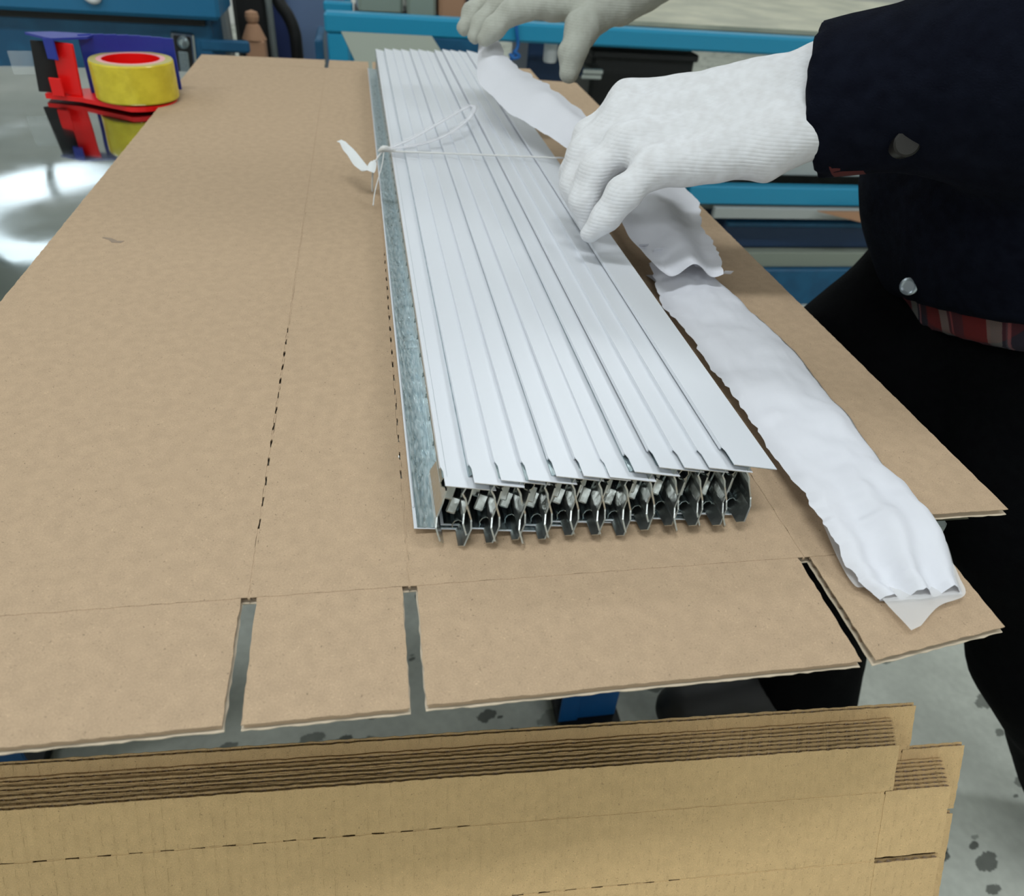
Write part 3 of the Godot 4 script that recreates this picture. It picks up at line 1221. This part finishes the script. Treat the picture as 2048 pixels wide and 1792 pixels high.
func tape_gun() -> void:
	var c := Vector3(-0.3235, 0.0, -1.250)
	var o := thing("tape_dispenser", "blue and red hand tape dispenser standing on the metal sheet", "tape dispenser", Vector3(-0.38, -0.004, -1.27))
	var b := MB.new()
	# flat red side plate on the sheet
	var pl := PackedVector2Array()
	for k in 20:
		var a := PI * 0.5 - PI * 1.15 * k / 19.0
		pl.append(Vector2(c.x + cos(a) * 0.052, c.z + sin(a) * 0.052 + 0.004))
	pl.append(Vector2(-0.395, -1.300))
	pl.append(Vector2(-0.452, -1.278))
	pl.append(Vector2(-0.450, -1.254))
	pl.append(Vector2(-0.400, -1.240))
	b.slab(pl, -0.004, 0.002)
	wpart("side_plate", b, M.red, o)
	b = MB.new()
	b.box(Vector3(-0.411, 0.036, -1.252), Vector3(0.030, 0.068, 0.004), Basis(Vector3.UP, -0.25) * Basis(Vector3.FORWARD, 0.06), 0.001)
	b.box(Vector3(-0.428, 0.014, -1.243), Vector3(0.018, 0.024, 0.003), Basis(Vector3.UP, -0.3), 0.001)
	wpart("tape_guard", b, M.red, o)
	# black brush plate
	b = MB.new()
	b.box(Vector3(-0.440, 0.035, -1.266), Vector3(0.034, 0.066, 0.003), Basis(Vector3.UP, 0.35) * Basis(Vector3.FORWARD, 0.10), 0.0008)
	wpart("wiper", b, M.black, o)
	# blue frame: back wall and hooded top
	b = MB.new()
	var hood := Transform3D(Basis.IDENTITY, Vector3.ZERO)
	b.slab(PackedVector2Array([Vector2(-0.462, -1.276), Vector2(-0.425, -1.244), Vector2(-0.418, -1.240), Vector2(-0.378, -1.262), Vector2(-0.372, -1.286), Vector2(-0.430, -1.290)]), 0.0735, 0.0765, hood)
	b.box(Vector3(-0.4235, 0.062, -1.245), Vector3(0.018, 0.026, 0.003), Basis(Vector3.UP, -0.5), 0.0008)
	var arc := []
	for k in 9:
		var t := k / 8.0
		arc.append(Vector3(lerpf(-0.392, -0.274, t), 0, lerpf(-1.270, -1.305, sin(t * PI * 0.6))))
	for k in 8:
		var p: Vector3 = arc[k]
		var q: Vector3 = arc[k + 1]
		var mid := (p + q) * 0.5
		b.box(Vector3(mid.x, 0.038, mid.z), Vector3(p.distance_to(q) + 0.001, 0.080 - 0.0016 * k, 0.0035), Basis(Vector3.UP, -atan2(q.z - p.z, q.x - p.x)), 0.0006)
	wpart("frame", b, M.disp_blue, o)
	b = MB.new()
	b.box(Vector3(-0.474, 0.038, -1.272), Vector3(0.030, 0.03, 0.0006), Basis(Vector3.UP, 0.2))
	wpart("tape_end", b, M.pane, o)
	var t2 := thing("tape_roll", "roll of yellow packing tape with a red core on the dispenser", "tape roll", c + Vector3(0, 0.003, 0))
	b = MB.new()
	b.lathe([Vector2(0.0545, 0.001), Vector2(0.0555, 0.003), Vector2(0.0555, 0.0485), Vector2(0.0545, 0.0505)], Vector3.ZERO)
	part("tape", b, M.tape, t2)
	b = MB.new()
	b.lathe([Vector2(0.0545, 0.0505), Vector2(0.0450, 0.0508)], Vector3.ZERO)
	b.lathe([Vector2(0.0450, 0.001), Vector2(0.0545, 0.001)], Vector3.ZERO)
	part("tape_edge", b, M.tape_edge, t2)
	b = MB.new()
	b.lathe([Vector2(0.0450, 0.0508), Vector2(0.0385, 0.0512), Vector2(0.0380, 0.0505)], Vector3.ZERO)
	part("core_rim", b, M.core_ring, t2)
	b = MB.new()
	b.lathe([Vector2(0.0380, 0.0505), Vector2(0.0380, 0.001), Vector2(0.0450, 0.001)], Vector3.ZERO)
	b.lathe([Vector2(0.0380, 0.012), Vector2(0.0, 0.012)], Vector3.ZERO)
	part("core", b, M.red, t2)

func person() -> void:
	var base := Vector3(0.62, FLOOR_Y, -0.58)
	var o := thing("person", "worker in a dark navy jacket, plaid shirt and white knit gloves bending over the bundle", "person", base)
	var sh_n := Vector3(0.585, 0.50, -0.43)
	var sh_f := Vector3(0.585, 0.50, -0.80)
	var el_n := Vector3(0.60, 0.255, -0.415)
	var wr_n := Vector3(0.372, 0.170, -0.611)
	var el_f := Vector3(0.56, 0.30, -0.93)
	var wr_f := Vector3(0.350, 0.202, -1.078)
	var hip_n := Vector3(0.66, 0.02, -0.545)
	var hip_f := Vector3(0.64, 0.0, -0.69)
	var kn_n := Vector3(0.745, -0.36, -0.40)
	var an_n := Vector3(0.975, -0.69, -0.36)
	var kn_f := Vector3(0.56, -0.35, -0.66)
	var an_f := Vector3(0.640, -0.69, -0.630)
	# skin: one continuous figure under the clothes
	var bones := []
	bones += chain([Vector3(0.65, 0.0, -0.61), Vector3(0.61, 0.25, -0.61), Vector3(0.585, 0.46, -0.615)], [0.085, 0.085, 0.085])
	bones += chain([sh_n, el_n, wr_n, Vector3(0.30, 0.145, -0.62)], [0.04, 0.035, 0.025, 0.02])
	bones += chain([sh_f, el_f, wr_f, Vector3(0.29, 0.18, -1.06)], [0.04, 0.035, 0.025, 0.02])
	bones += chain([sh_n, Vector3(0.585, 0.48, -0.615), sh_f], [0.04, 0.06, 0.04])
	bones += chain([hip_n, kn_n, an_n, Vector3(0.945, -0.735, -0.25)], [0.06, 0.045, 0.032, 0.022])
	bones += chain([hip_f, kn_f, an_f, Vector3(0.48, -0.735, -0.635)], [0.06, 0.045, 0.032, 0.022])
	bones += chain([Vector3(0.575, 0.50, -0.615), Vector3(0.525, 0.62, -0.615)], [0.055, 0.052])
	bones += chain([Vector3(0.515, 0.735, -0.615), Vector3(0.485, 0.665, -0.615)], [0.088, 0.062])
	bones += chain([Vector3(0.435, 0.70, -0.615), Vector3(0.408, 0.675, -0.615)], [0.012, 0.014])
	bones += chain([Vector3(0.425, 0.63, -0.600), Vector3(0.425, 0.63, -0.630)], [0.012, 0.012])
	for e in [-1.0, 1.0]:
		bones += chain([Vector3(0.525, 0.71, -0.615 + e * 0.088), Vector3(0.530, 0.68, -0.615 + e * 0.084)], [0.014, 0.011])
	var p := part_mesh("body", body_mesh(bones, 0.012, 0.03), M.skin, o)
	p.position = -base
	p = part_mesh("hair", body_mesh([[Vector3(0.545, 0.765, -0.615), Vector3(0.565, 0.70, -0.615), 0.086, 0.078], [Vector3(0.500, 0.795, -0.615), Vector3(0.53, 0.79, -0.615), 0.055, 0.07]], 0.01, 0.03, [], 0.006, 20.0), M.hair, o)
	p.position = -base
	# jacket: torso with a straight hem, two sleeves
	bones = []
	var torso := []
	for e in [-1.0, 1.0]:
		torso += chain([Vector3(0.70, -0.10, -0.58 + e * 0.05), Vector3(0.613, 0.10, -0.61 + e * 0.05), Vector3(0.60, 0.40, -0.615 + e * 0.075)], [0.125, 0.122, 0.12])
	bones += torso
	bones += chain([sh_n, Vector3(0.59, 0.49, -0.615), sh_f], [0.075, 0.085, 0.075])
	bones += chain([sh_n, el_n, Vector3(0.470, 0.210, -0.525), Vector3(0.372, 0.168, -0.610)], [0.078, 0.074, 0.070, 0.059])
	bones += chain([sh_f, el_f, Vector3(0.372, 0.212, -1.075)], [0.078, 0.066, 0.05])
	bones += chain([Vector3(0.575, 0.52, -0.615), Vector3(0.55, 0.56, -0.615)], [0.075, 0.07])
	var cuff_n := (Vector3(0.372, 0.168, -0.610) - Vector3(0.470, 0.210, -0.525)).normalized()
	var cuff_f := (Vector3(0.372, 0.212, -1.075) - el_f).normalized()
	var hem_n := Vector3(0.0, -1.0, 0.32).normalized()
	var hem_d := hem_n.dot(Vector3(0.529, -0.020, -0.630))
	p = part_mesh("jacket", body_mesh(bones, 0.009, 0.045, [[hem_n, hem_d], [cuff_n, cuff_n.dot(Vector3(0.366, 0.1715, -0.616))], [cuff_f, cuff_f.dot(Vector3(0.372, 0.212, -1.075))]], 0.006, 5.0, 3), M.jacket, o)
	p.position = -base
	# buttons on the hem band and on the sleeve
	var b := MB.new()
	var nrm := Vector3(-0.80, 0.15, 0.58).normalized()
	var bt := Basis(Quaternion(Vector3.UP, nrm))
	b.lathe([Vector2(0.0, 0.003), Vector2(0.005, 0.003), Vector2(0.0065, 0.0042), Vector2(0.0082, 0.003), Vector2(0.0082, -0.012)], Vector3(0.5005, 0.0115, -0.5915), bt, 24)
	var bb := wpart("button", b, M.button, o)
	bb.set_meta("label", "silver metal button")
	b = MB.new()
	bt = Basis(Quaternion(Vector3.UP, Vector3(-0.35, 0.35, 0.86).normalized()))
	b.lathe([Vector2(0.0, 0.003), Vector2(0.008, 0.003), Vector2(0.0095, 0.002), Vector2(0.0095, -0.012)], Vector3(0.3882, 0.1588, -0.5195), bt, 24)
	bb = wpart("button", b, M.button_dark, o)
	bb.set_meta("label", "dark metal cuff button")
	# plaid shirt tail under the hem
	var inner := []
	for q in torso:
		inner.append([q[0], q[1], q[2] - 0.006, q[3] - 0.006])
	var s := part_mesh("shirt", body_mesh(inner, 0.007, 0.045, [[hem_n, hem_d + 0.026], [-hem_n, -hem_d + 0.06]], 0.004, 12.0, 6), M.plaid, o)
	s.position = -base
	s.set_meta("label", "red plaid shirt tail")
	b = MB.new()
	var cu := Basis(Quaternion(Vector3.UP, cuff_n))
	b.lathe([Vector2(0.049, -0.022), Vector2(0.049, 0.002), Vector2(0.045, 0.002), Vector2(0.045, -0.022)], Vector3(0.3785, 0.1605, -0.5985), cu, 32)
	wpart("shirt_cuff", b, M.cuff_red, o)
	# trousers
	bones = []
	bones += chain([Vector3(0.665, -0.01, -0.56), Vector3(0.665, -0.01, -0.66)], [0.104, 0.104])
	bones += chain([Vector3(0.67, 0.0, -0.545), Vector3(0.685, -0.17, -0.475), kn_n, Vector3(0.955, -0.68, -0.36)], [0.112, 0.108, 0.086, 0.078])
	bones += chain([Vector3(0.645, -0.06, -0.675), Vector3(0.57, -0.17, -0.68), kn_f, Vector3(0.636, -0.675, -0.615)], [0.116, 0.112, 0.088, 0.072])
	p = part_mesh("trousers", body_mesh(bones, 0.011, 0.05, [[Vector3.DOWN, 0.735], [Vector3.UP, 0.09]], 0.012, 6.0, 5), M.trousers, o)
	p.position = -base
	# shoes
	for s2 in [[Vector3(0.640, -0.70, -0.630), Vector3(-1, 0, -0.02)], [Vector3(0.975, -0.70, -0.36), Vector3(-0.15, 0, 1)]]:
		var a: Vector3 = s2[0]
		var d: Vector3 = (s2[1] as Vector3).normalized()
		var heel := a - d * 0.03
		p = part_mesh("shoe", body_mesh([[heel + Vector3(0, -0.015, 0), a + d * 0.06 + Vector3(0, -0.015, 0), 0.042, 0.042], [a + d * 0.05 + Vector3(0, -0.012, 0), a + d * 0.195 + Vector3(0, -0.022, 0), 0.044, 0.040], [a + Vector3(0, 0.02, 0), a + d * 0.09 + Vector3(0, -0.01, 0), 0.036, 0.04]], 0.007, 0.03, [[Vector3.DOWN, -FLOOR_Y - 0.012]]), M.shoe, o)
		p.position = -base
		b = MB.new()
		var sole := PackedVector2Array()
		for k in 24:
			var an := TAU * k / 24.0
			var w := 0.043 - 0.005 * cos(an) * 0.0
			var ctr := a + d * (0.085 + 0.118 * cos(an))
			var sd := Vector3(-d.z, 0, d.x) * sin(an) * w * pow(absf(sin(an)), -0.35 if absf(sin(an)) > 0.02 else 0.0)
			sole.append(Vector2(ctr.x + sd.x, ctr.z + sd.z))
		b.slab(sole, FLOOR_Y + 0.0005, FLOOR_Y + 0.018)
		var so := part("sole", b, M.sole, p)
		so.position = Vector3.ZERO
	# gloves
	near_glove(o, base)
	far_glove(o, base)

func near_glove(o: Node3D, base: Vector3) -> void:
	var W := Vector3(0.322, 0.1504, -0.6135)
	var g := []
	var idx := [Vector3(0.2233, 0.1454, -0.6761), Vector3(0.1921, 0.1182, -0.6709), Vector3(0.1790, 0.0899, -0.6598), Vector3(0.1822, 0.0670, -0.6432)]
	var mid := [Vector3(0.2113, 0.1366, -0.6527), Vector3(0.1824, 0.1118, -0.6464), Vector3(0.1733, 0.0861, -0.6351), Vector3(0.1808, 0.0660, -0.6231)]
	var rin := [Vector3(0.2107, 0.1266, -0.6222), Vector3(0.1851, 0.1065, -0.6162), Vector3(0.1754, 0.0824, -0.6087), Vector3(0.1809, 0.0650, -0.6040)]
	var pin := [Vector3(0.2242, 0.1163, -0.5908), Vector3(0.1989, 0.0977, -0.5795), Vector3(0.1868, 0.0793, -0.5783), Vector3(0.1774, 0.0662, -0.5800)]
	var thm := [Vector3(0.3000, 0.1560, -0.6700), Vector3(0.2650, 0.1330, -0.6900), Vector3(0.2300, 0.0980, -0.6900), Vector3(0.2060, 0.0720, -0.6680)]
	var fr := [0.0150, 0.0122, 0.0108, 0.0092]
	for f in [idx, mid, rin]:
		g += chain(f, fr)
	g += chain(pin, [0.0140, 0.0118, 0.0102, 0.0088])
	g += chain(thm, [0.018, 0.0145, 0.0125, 0.0105])
	# palm: from the wrist out to each knuckle
	var across := Vector3(0.019, 0.040, -0.060).normalized()
	var ws := [0.032, 0.011, -0.011, -0.030]
	var kn := [idx[0], mid[0], rin[0], pin[0]]
	for i in 4:
		g.append([W + across * ws[i], kn[i], 0.0235, 0.0165])
	# loose ribbed cuff up to the sleeve
	var C := Vector3(0.378, 0.174, -0.606)
	for i in 4:
		g.append([W + across * ws[i], C + across * ws[i] * 0.78, 0.0235, 0.0265])
	var p := part_mesh("glove", body_mesh(g, 0.0032, 0.010, [[(C - W).normalized(), (C - W).normalized().dot(C)]], 0.0022, 26.0, 9), M.glove, o)
	p.position = -base
	p.set_meta("label", "white knit glove")

func far_glove(o: Node3D, base: Vector3) -> void:
	var W := Vector3(0.3173, 0.1848, -1.0634)
	var g := []
	var idx := [Vector3(0.2344, 0.1738, -1.0475), Vector3(0.1816, 0.1640, -1.0451), Vector3(0.1592, 0.1441, -1.0411), Vector3(0.1486, 0.1326, -1.0410)]
	var mid := [Vector3(0.2289, 0.1815, -1.0802), Vector3(0.1740, 0.1681, -1.0819), Vector3(0.1477, 0.1455, -1.0767), Vector3(0.1376, 0.1312, -1.0679)]
	var rin := [Vector3(0.2234, 0.1866, -1.1109), Vector3(0.1679, 0.1714, -1.1114), Vector3(0.1404, 0.1504, -1.1076), Vector3(0.1289, 0.1362, -1.0993)]
	var pin := [Vector3(0.2220, 0.1918, -1.1408), Vector3(0.1797, 0.1810, -1.1417), Vector3(0.1530, 0.1635, -1.1341), Vector3(0.1427, 0.1497, -1.1258)]
	var thm := [Vector3(0.2934, 0.1739, -1.0410), Vector3(0.2622, 0.1554, -1.0080), Vector3(0.2469, 0.1295, -0.9876), Vector3(0.2432, 0.1108, -0.9779)]
	for f in [idx, mid, rin]:
		g += chain(f, [0.0165, 0.0130, 0.0115, 0.0098])
	g += chain(pin, [0.0150, 0.0120, 0.0104, 0.0090])
	g += chain(thm, [0.0240, 0.0185, 0.0160, 0.0130])
	var across := Vector3(0.0, -0.018, 0.093).normalized()
	var ws := [0.026, 0.009, -0.009, -0.026]
	var kn := [idx[0], mid[0], rin[0], pin[0]]
	for i in 4:
		g.append([W + across * ws[i], kn[i], 0.0220, 0.0165])
	var C := Vector3(0.385, 0.218, -1.080)
	for i in 4:
		g.append([W + across * ws[i], C + across * ws[i] * 0.9, 0.0220, 0.0240])
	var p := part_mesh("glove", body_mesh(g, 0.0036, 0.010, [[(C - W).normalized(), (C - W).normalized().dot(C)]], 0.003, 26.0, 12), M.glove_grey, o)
	p.position = -base
	p.set_meta("label", "greyed knit glove gripping tissue paper")

func far_bench() -> void:
	var z := -2.1
	var o := thing("workbench", "long bright blue steel workbench with lower shelves behind the packing table", "workbench", Vector3(1.2, FLOOR_Y, -2.5))
	var b := MB.new()
	b.box(Vector3(1.21, -0.013, z - 0.025), Vector3(2.6, 0.044, 0.05), Basis.IDENTITY, 0.006)
	wpart("top_rail", b, M.blue, o)
	b = MB.new()
	b.box(Vector3(1.21, -0.013, z - 0.975), Vector3(2.6, 0.044, 0.05), Basis.IDENTITY, 0.006)
	wpart("back_rail", b, M.blue, o)
	b = MB.new()
	b.box(Vector3(1.43, 0.0, z - 0.52), Vector3(2.06, 0.012, 0.86), Basis.IDENTITY, 0.002)
	wpart("deck", b, M.grey_steel, o)
	for x in [-0.06, 2.48]:
		for zz in [z - 0.03, z - 0.97]:
			b = MB.new()
			b.box(Vector3(x, (FLOOR_Y - 0.035) * 0.5, zz), Vector3(0.05, -0.035 - FLOOR_Y, 0.05), Basis.IDENTITY, 0.004)
			wpart("leg", b, M.blue, o)
	b = MB.new()
	b.box(Vector3(1.70, -0.412, z - 0.02), Vector3(1.55, 0.054, 0.04), Basis.IDENTITY, 0.004)
	wpart("shelf_rail", b, M.blue, o)
	b = MB.new()
	b.box(Vector3(1.70, -0.46, z - 0.5), Vector3(1.5, 0.02, 0.9), Basis.IDENTITY, 0.003)
	wpart("shelf", b, M.grey_steel, o)
	b = MB.new()
	b.box(Vector3(1.70, -0.71, z - 0.02), Vector3(1.55, 0.125, 0.04), Basis.IDENTITY, 0.004)
	wpart("bottom_rail", b, M.blue_cabinet, o)
	b = MB.new()
	b.box(Vector3(0.22, -0.052, z - 0.008), Vector3(0.16, 0.036, 0.012), Basis.IDENTITY, 0.003)
	wpart("gusset", b, M.blue_cabinet, o)
	# sheets lying on the bench
	b = MB.new()
	b.box(Vector3(1.43, 0.0125, z - 0.50), Vector3(2.06, 0.012, 0.85), Basis.IDENTITY, 0.001)
	single("steel_sheet", b, M.bench_sheet, "large dull beige-grey steel sheet lying on the blue workbench", "metal sheet")
	b = MB.new()
	b.box(Vector3(1.72, -0.342, z - 0.45), Vector3(1.3, 0.052, 0.78), Basis.IDENTITY, 0.003)
	single("sheet_stack", b, M.pale_grey, "pale grey slab of boards on the workbench's lower shelf", "boards")
	b = MB.new()
	b.box(Vector3(1.80, -0.300, z - 0.45), Vector3(1.2, 0.03, 0.72), Basis.IDENTITY, 0.003)
	single("white_board", b, M.white_plastic, "white board on top of the pale grey slab", "board")
	# low deck: boards, bins
	o = thing("parts_bin", "dark navy bin row below the workbench shelf", "bin", Vector3(1.7, -0.60, z - 0.3))
	b = MB.new()
	b.box(Vector3(1.76, -0.545, z - 0.25), Vector3(1.35, 0.10, 0.4), Basis.IDENTITY, 0.006)
	wpart("bin_body", b, M.navy_bin, o)
	b = MB.new()
	b.box(Vector3(1.76, -0.512, z - 0.045), Vector3(1.35, 0.018, 0.02), Basis.IDENTITY, 0.004)
	wpart("bin_lip", b, M.blue_cabinet, o)
	b = MB.new()
	b.box(Vector3(1.74, -0.622, z - 0.30), Vector3(1.45, 0.05, 0.56), Basis.IDENTITY, 0.003)
	single("green_grey_board", b, M.board_grey, "grey-green board lying below the navy bins", "board")
	b = MB.new()
	b.box(Vector3(1.46, -0.460, z + 0.004), Vector3(0.9, 0.032, 0.02), Basis.IDENTITY, 0.002)
	single("steel_strip", b, M.pale_grey, "grey steel strip hung under the blue shelf rail", "metal strip")
	b = MB.new()
	b.slab(PackedVector2Array([Vector2(0.0, 0.0), Vector2(0.22, 0.0), Vector2(0.22, 0.044)]), 0.0, 0.012, Transform3D(Basis(Vector3.RIGHT, PI * 0.5), Vector3(1.33, -0.443, z + 0.028)))
	single("wood_offcut", b, M.wood, "pale wood offcut wedged under the blue shelf rail", "wood")
	# dark crate, white canister and packed goods
	o = thing("dark_crate", "black crate standing under the workbench top rail", "crate", Vector3(0.85, FLOOR_Y, z - 0.4))
	b = MB.new()
	b.box(Vector3(0.775, -0.42, z - 0.40), Vector3(0.30, 0.70, 0.5), Basis.IDENTITY, 0.01)
	wpart("crate_body", b, M.black, o)
	b = MB.new()
	b.box(Vector3(0.775, -0.075, z - 0.40), Vector3(0.31, 0.02, 0.52), Basis.IDENTITY, 0.004)
	wpart("crate_lid", b, M.rubber, o)
	b = MB.new()
	b.lathe([Vector2(0.0, 0.0), Vector2(0.016, 0.002), Vector2(0.018, 0.008), Vector2(0.018, 0.05), Vector2(0.010, 0.06), Vector2(0.0, 0.06)], Vector3(0.483, -0.088, z - 0.06), Basis.IDENTITY, 24)
	single("white_canister", b, M.white_plastic, "small white canister beside the blue string under the rail", "canister")
	b = MB.new()
	b.box(Vector3(0.50, -0.095, z - 0.25), Vector3(0.13, 0.11, 0.26), Basis.IDENTITY, 0.006)
	single("navy_box", b, M.navy_bin, "dark navy box under the bench end behind the white canister", "box")
	b = MB.new()
	b.box(Vector3(0.592, -0.096, z - 0.05), Vector3(0.055, 0.014, 0.08), Basis.IDENTITY, 0.003)
	b.box(Vector3(0.592, -0.110, z - 0.055), Vector3(0.055, 0.014, 0.07), Basis.IDENTITY, 0.003)
	single("bright_bracket", b, M.chrome, "bright metal bracket beside the black crate", "bracket")
	b = MB.new()
	b.tube(smooth([Vector3(0.373, 0.014, z + 0.006), Vector3(0.378, -0.012, z + 0.008), Vector3(0.383, -0.040, z + 0.006), Vector3(0.374, -0.058, z + 0.01), Vector3(0.362, -0.080, z + 0.01)], 4), 0.0042, 8)
	b.tube(smooth([Vector3(0.371, -0.052, z + 0.012), Vector3(0.388, -0.064, z + 0.012), Vector3(0.371, -0.068, z + 0.014), Vector3(0.362, -0.058, z + 0.012)], 4), 0.0042, 8)
	single("blue_string", b, M.blue_table, "bright blue string knotted round the workbench rail", "string")
	# film-wrapped packs on the bench end
	for q in [[Vector3(0.045, 0.037, z - 0.25), Vector3(0.115, 0.10, 0.16), M.wrap, "film-wrapped pale green pack on the bench end"], [Vector3(0.150, 0.032, z - 0.22), Vector3(0.075, 0.09, 0.14), M.wrap, "narrow film-wrapped pack between the pale pack and the brown box"], [Vector3(0.230, 0.030, z - 0.21), Vector3(0.07, 0.085, 0.13), M.wood, "brown box in the row of packs on the bench end"], [Vector3(0.305, 0.030, z - 0.20), Vector3(0.06, 0.085, 0.13), M.slate, "slate-blue box at the end of the row of packs"]]:
		o = thing("wrapped_pack", q[3], "pack", Vector3(q[0].x, 0.004, q[0].z), "packs on the bench end")
		b = MB.new()
		b.box(q[0], q[1], Basis(Vector3.UP, 0.05), 0.008)
		wpart("pack_body", b, q[2], o)
		if q[2] == M.wrap:
			b = MB.new()
			b.box(q[0], q[1] * 0.86, Basis(Vector3.UP, 0.05), 0.004)
			wpart("contents", b, M.board_grey, o)
	b = MB.new()
	b.box(Vector3(0.17, -0.019, z - 0.23), Vector3(0.38, 0.010, 0.30), Basis.IDENTITY, 0.003)
	single("black_tray", b, M.rubber, "black tray under the row of packs on the bench end", "tray")
	b = MB.new()
	b.box(Vector3(-0.06, -0.004, z - 0.21), Vector3(0.075, 0.022, 0.04), Basis.IDENTITY, 0.004)
	single("blue_bar", b, M.blue, "short blue bar lying across the bench end beside the packs", "bar")
	# grey sheet leaning between table and bench
	b = MB.new()
	b.slab(PackedVector2Array([Vector2(-0.046, -1.93), Vector2(0.150, -1.93), Vector2(0.20, -1.60), Vector2(0.010, -1.60)]), -0.001, 0.001, Transform3D(Basis(Vector3.RIGHT, 0.16), Vector3(0, -0.305, 0.02)))
	single("grey_sheet", b, M.board_grey, "light grey sheet sloping between the packing table and the workbench", "sheet")

func left_machine() -> void:
	var o := thing("blue_cabinet", "dark blue steel machine cabinet with an overhanging top behind the tape", "cabinet", Vector3(-0.95, FLOOR_Y, -2.5))
	var b := MB.new()
	b.box(Vector3(-1.02, 0.030, -2.15), Vector3(1.40, 0.088, 0.2), Basis.IDENTITY, 0.008)
	wpart("cabinet_top", b, M.blue_lip, o)
	b = MB.new()
	b.box(Vector3(-1.05, (FLOOR_Y - 0.014) * 0.5, -2.175), Vector3(1.40, -0.014 - FLOOR_Y, 0.17), Basis.IDENTITY, 0.006)
	wpart("cabinet_body", b, M.blue_cabinet, o)
	b = MB.new()
	b.box(Vector3(-1.05, -0.022, -2.086), Vector3(1.38, 0.018, 0.008), Basis.IDENTITY, 0.001)  # black strip standing in for the shadow under the overhanging top
	wpart("lip_shade", b, M.rubber, o)
	b = MB.new()
	b.box(Vector3(-0.325, -0.072, -2.094), Vector3(0.115, 0.027, 0.012), Basis.IDENTITY, 0.005)
	wpart("bracket", b, M.blue_cabinet, o)
	# latch plate with its keeper screw and slot
	b = MB.new()
	b.box(Vector3(-0.4185, -0.092, -2.087), Vector3(0.052, 0.092, 0.008), Basis(Vector3.FORWARD, 0.06), 0.006)
	var lt := wpart("latch", b, M.chrome, o)
	b = MB.new()
	b.box(Vector3(-0.4185, -0.092, -2.082), Vector3(0.038, 0.078, 0.004), Basis(Vector3.FORWARD, 0.06), 0.004)
	part("recess", b, M.rubber, lt)
	b = MB.new()
	b.lathe([Vector2(0.013, 0.0), Vector2(0.013, 0.005), Vector2(0.008, 0.010), Vector2(0.0, 0.011)], Vector3(-0.4145, -0.066, -2.080), Basis(Vector3.RIGHT, PI * 0.5), 24)
	b.box(Vector3(-0.4205, -0.108, -2.079), Vector3(0.022, 0.045, 0.004), Basis(Vector3.FORWARD, 0.06), 0.002)
	part("screw", b, M.galv, lt)
	b = MB.new()
	b.tube(smooth([Vector3(-0.60, 0.060, -2.046), Vector3(-0.598, 0.030, -2.042), Vector3(-0.585, 0.016, -2.044), Vector3(-0.57, 0.022, -2.045), Vector3(-0.566, 0.06, -2.046)], 4), 0.008, 8)
	single("white_rag", b, M.white_plastic, "small white rag hanging over the blue cabinet top", "rag")
	# things in the gap between cabinet and bench
	b = MB.new()
	b.box(Vector3(-0.362, -0.30, -2.32), Vector3(0.055, 0.94, 0.04), Basis(Vector3.FORWARD, -0.02), 0.006)
	single("grey_post", b, M.pale_grey, "light grey steel post beside the blue cabinet", "post")
	o = thing("machine_head", "black machine housing standing behind the wooden block", "machine", Vector3(-0.29, FLOOR_Y, -2.42))
	b = MB.new()
	b.box(Vector3(-0.29, -0.30, -2.42), Vector3(0.085, 0.94, 0.14), Basis.IDENTITY, 0.01)
	wpart("housing", b, M.black, o)
	b = MB.new()
	b.tube([Vector3(-0.238, 0.14, -2.32), Vector3(-0.234, -0.1, -2.31), Vector3(-0.226, -0.5, -2.30)], 0.009, 10)
	wpart("rod", b, M.grey_steel, o)
	o = thing("wooden_block", "stepped pale wooden block with a round knob beside the black housing", "wood", Vector3(-0.27, FLOOR_Y, -2.22))
	b = MB.new()
	b.box(Vector3(-0.268, -0.30, -2.22), Vector3(0.048, 0.45, 0.05), Basis.IDENTITY, 0.003)
	wpart("block", b, M.wood, o)
	b = MB.new()
	b.lathe([Vector2(0.030, -0.075), Vector2(0.016, -0.044), Vector2(0.011, -0.040)], Vector3(-0.270, 0.0, -2.22), Basis.IDENTITY, 20)
	wpart("neck", b, M.wood, o)
	b = MB.new()
	b.lathe([Vector2(0.010, -0.042), Vector2(0.0155, -0.034), Vector2(0.017, -0.025), Vector2(0.0145, -0.015), Vector2(0.0, -0.010)], Vector3(-0.270, 0.0, -2.22), Basis.IDENTITY, 20)
	wpart("knob", b, M.wood, o)
	b = MB.new()
	b.box(Vector3(-0.236, -0.30, -2.55), Vector3(0.075, 0.95, 0.02), Basis(Vector3.FORWARD, -0.05), 0.003)
	single("navy_divider", b, M.navy_panel, "narrow navy divider behind the black hose", "divider")
	b = MB.new()
	b.tube(smooth([Vector3(-0.245, 0.07, -2.36), Vector3(-0.215, -0.003, -2.35), Vector3(-0.194, -0.036, -2.35), Vector3(-0.181, -0.071, -2.35), Vector3(-0.178, -0.12, -2.35), Vector3(-0.180, -0.35, -2.36), Vector3(-0.182, -0.745, -2.36)], 8), 0.0165, 14)
	single("black_hose", b, M.rubber, "thick black rubber hose curving down between cabinet and workbench", "hose")
	b = MB.new()
	b.box(Vector3(-0.135, -0.30, -2.62), Vector3(0.17, 0.95, 0.03), Basis.IDENTITY, 0.004)
	single("slate_panel", b, M.slate, "slate-blue panel behind the black hose", "panel")
	b = MB.new()
	b.box(Vector3(-0.106, -0.40, -2.20), Vector3(0.02, 0.70, 0.2), Basis.IDENTITY, 0.004)
	single("blue_board", b, M.blue_cabinet, "blue board edge standing beside the slate panel", "board")
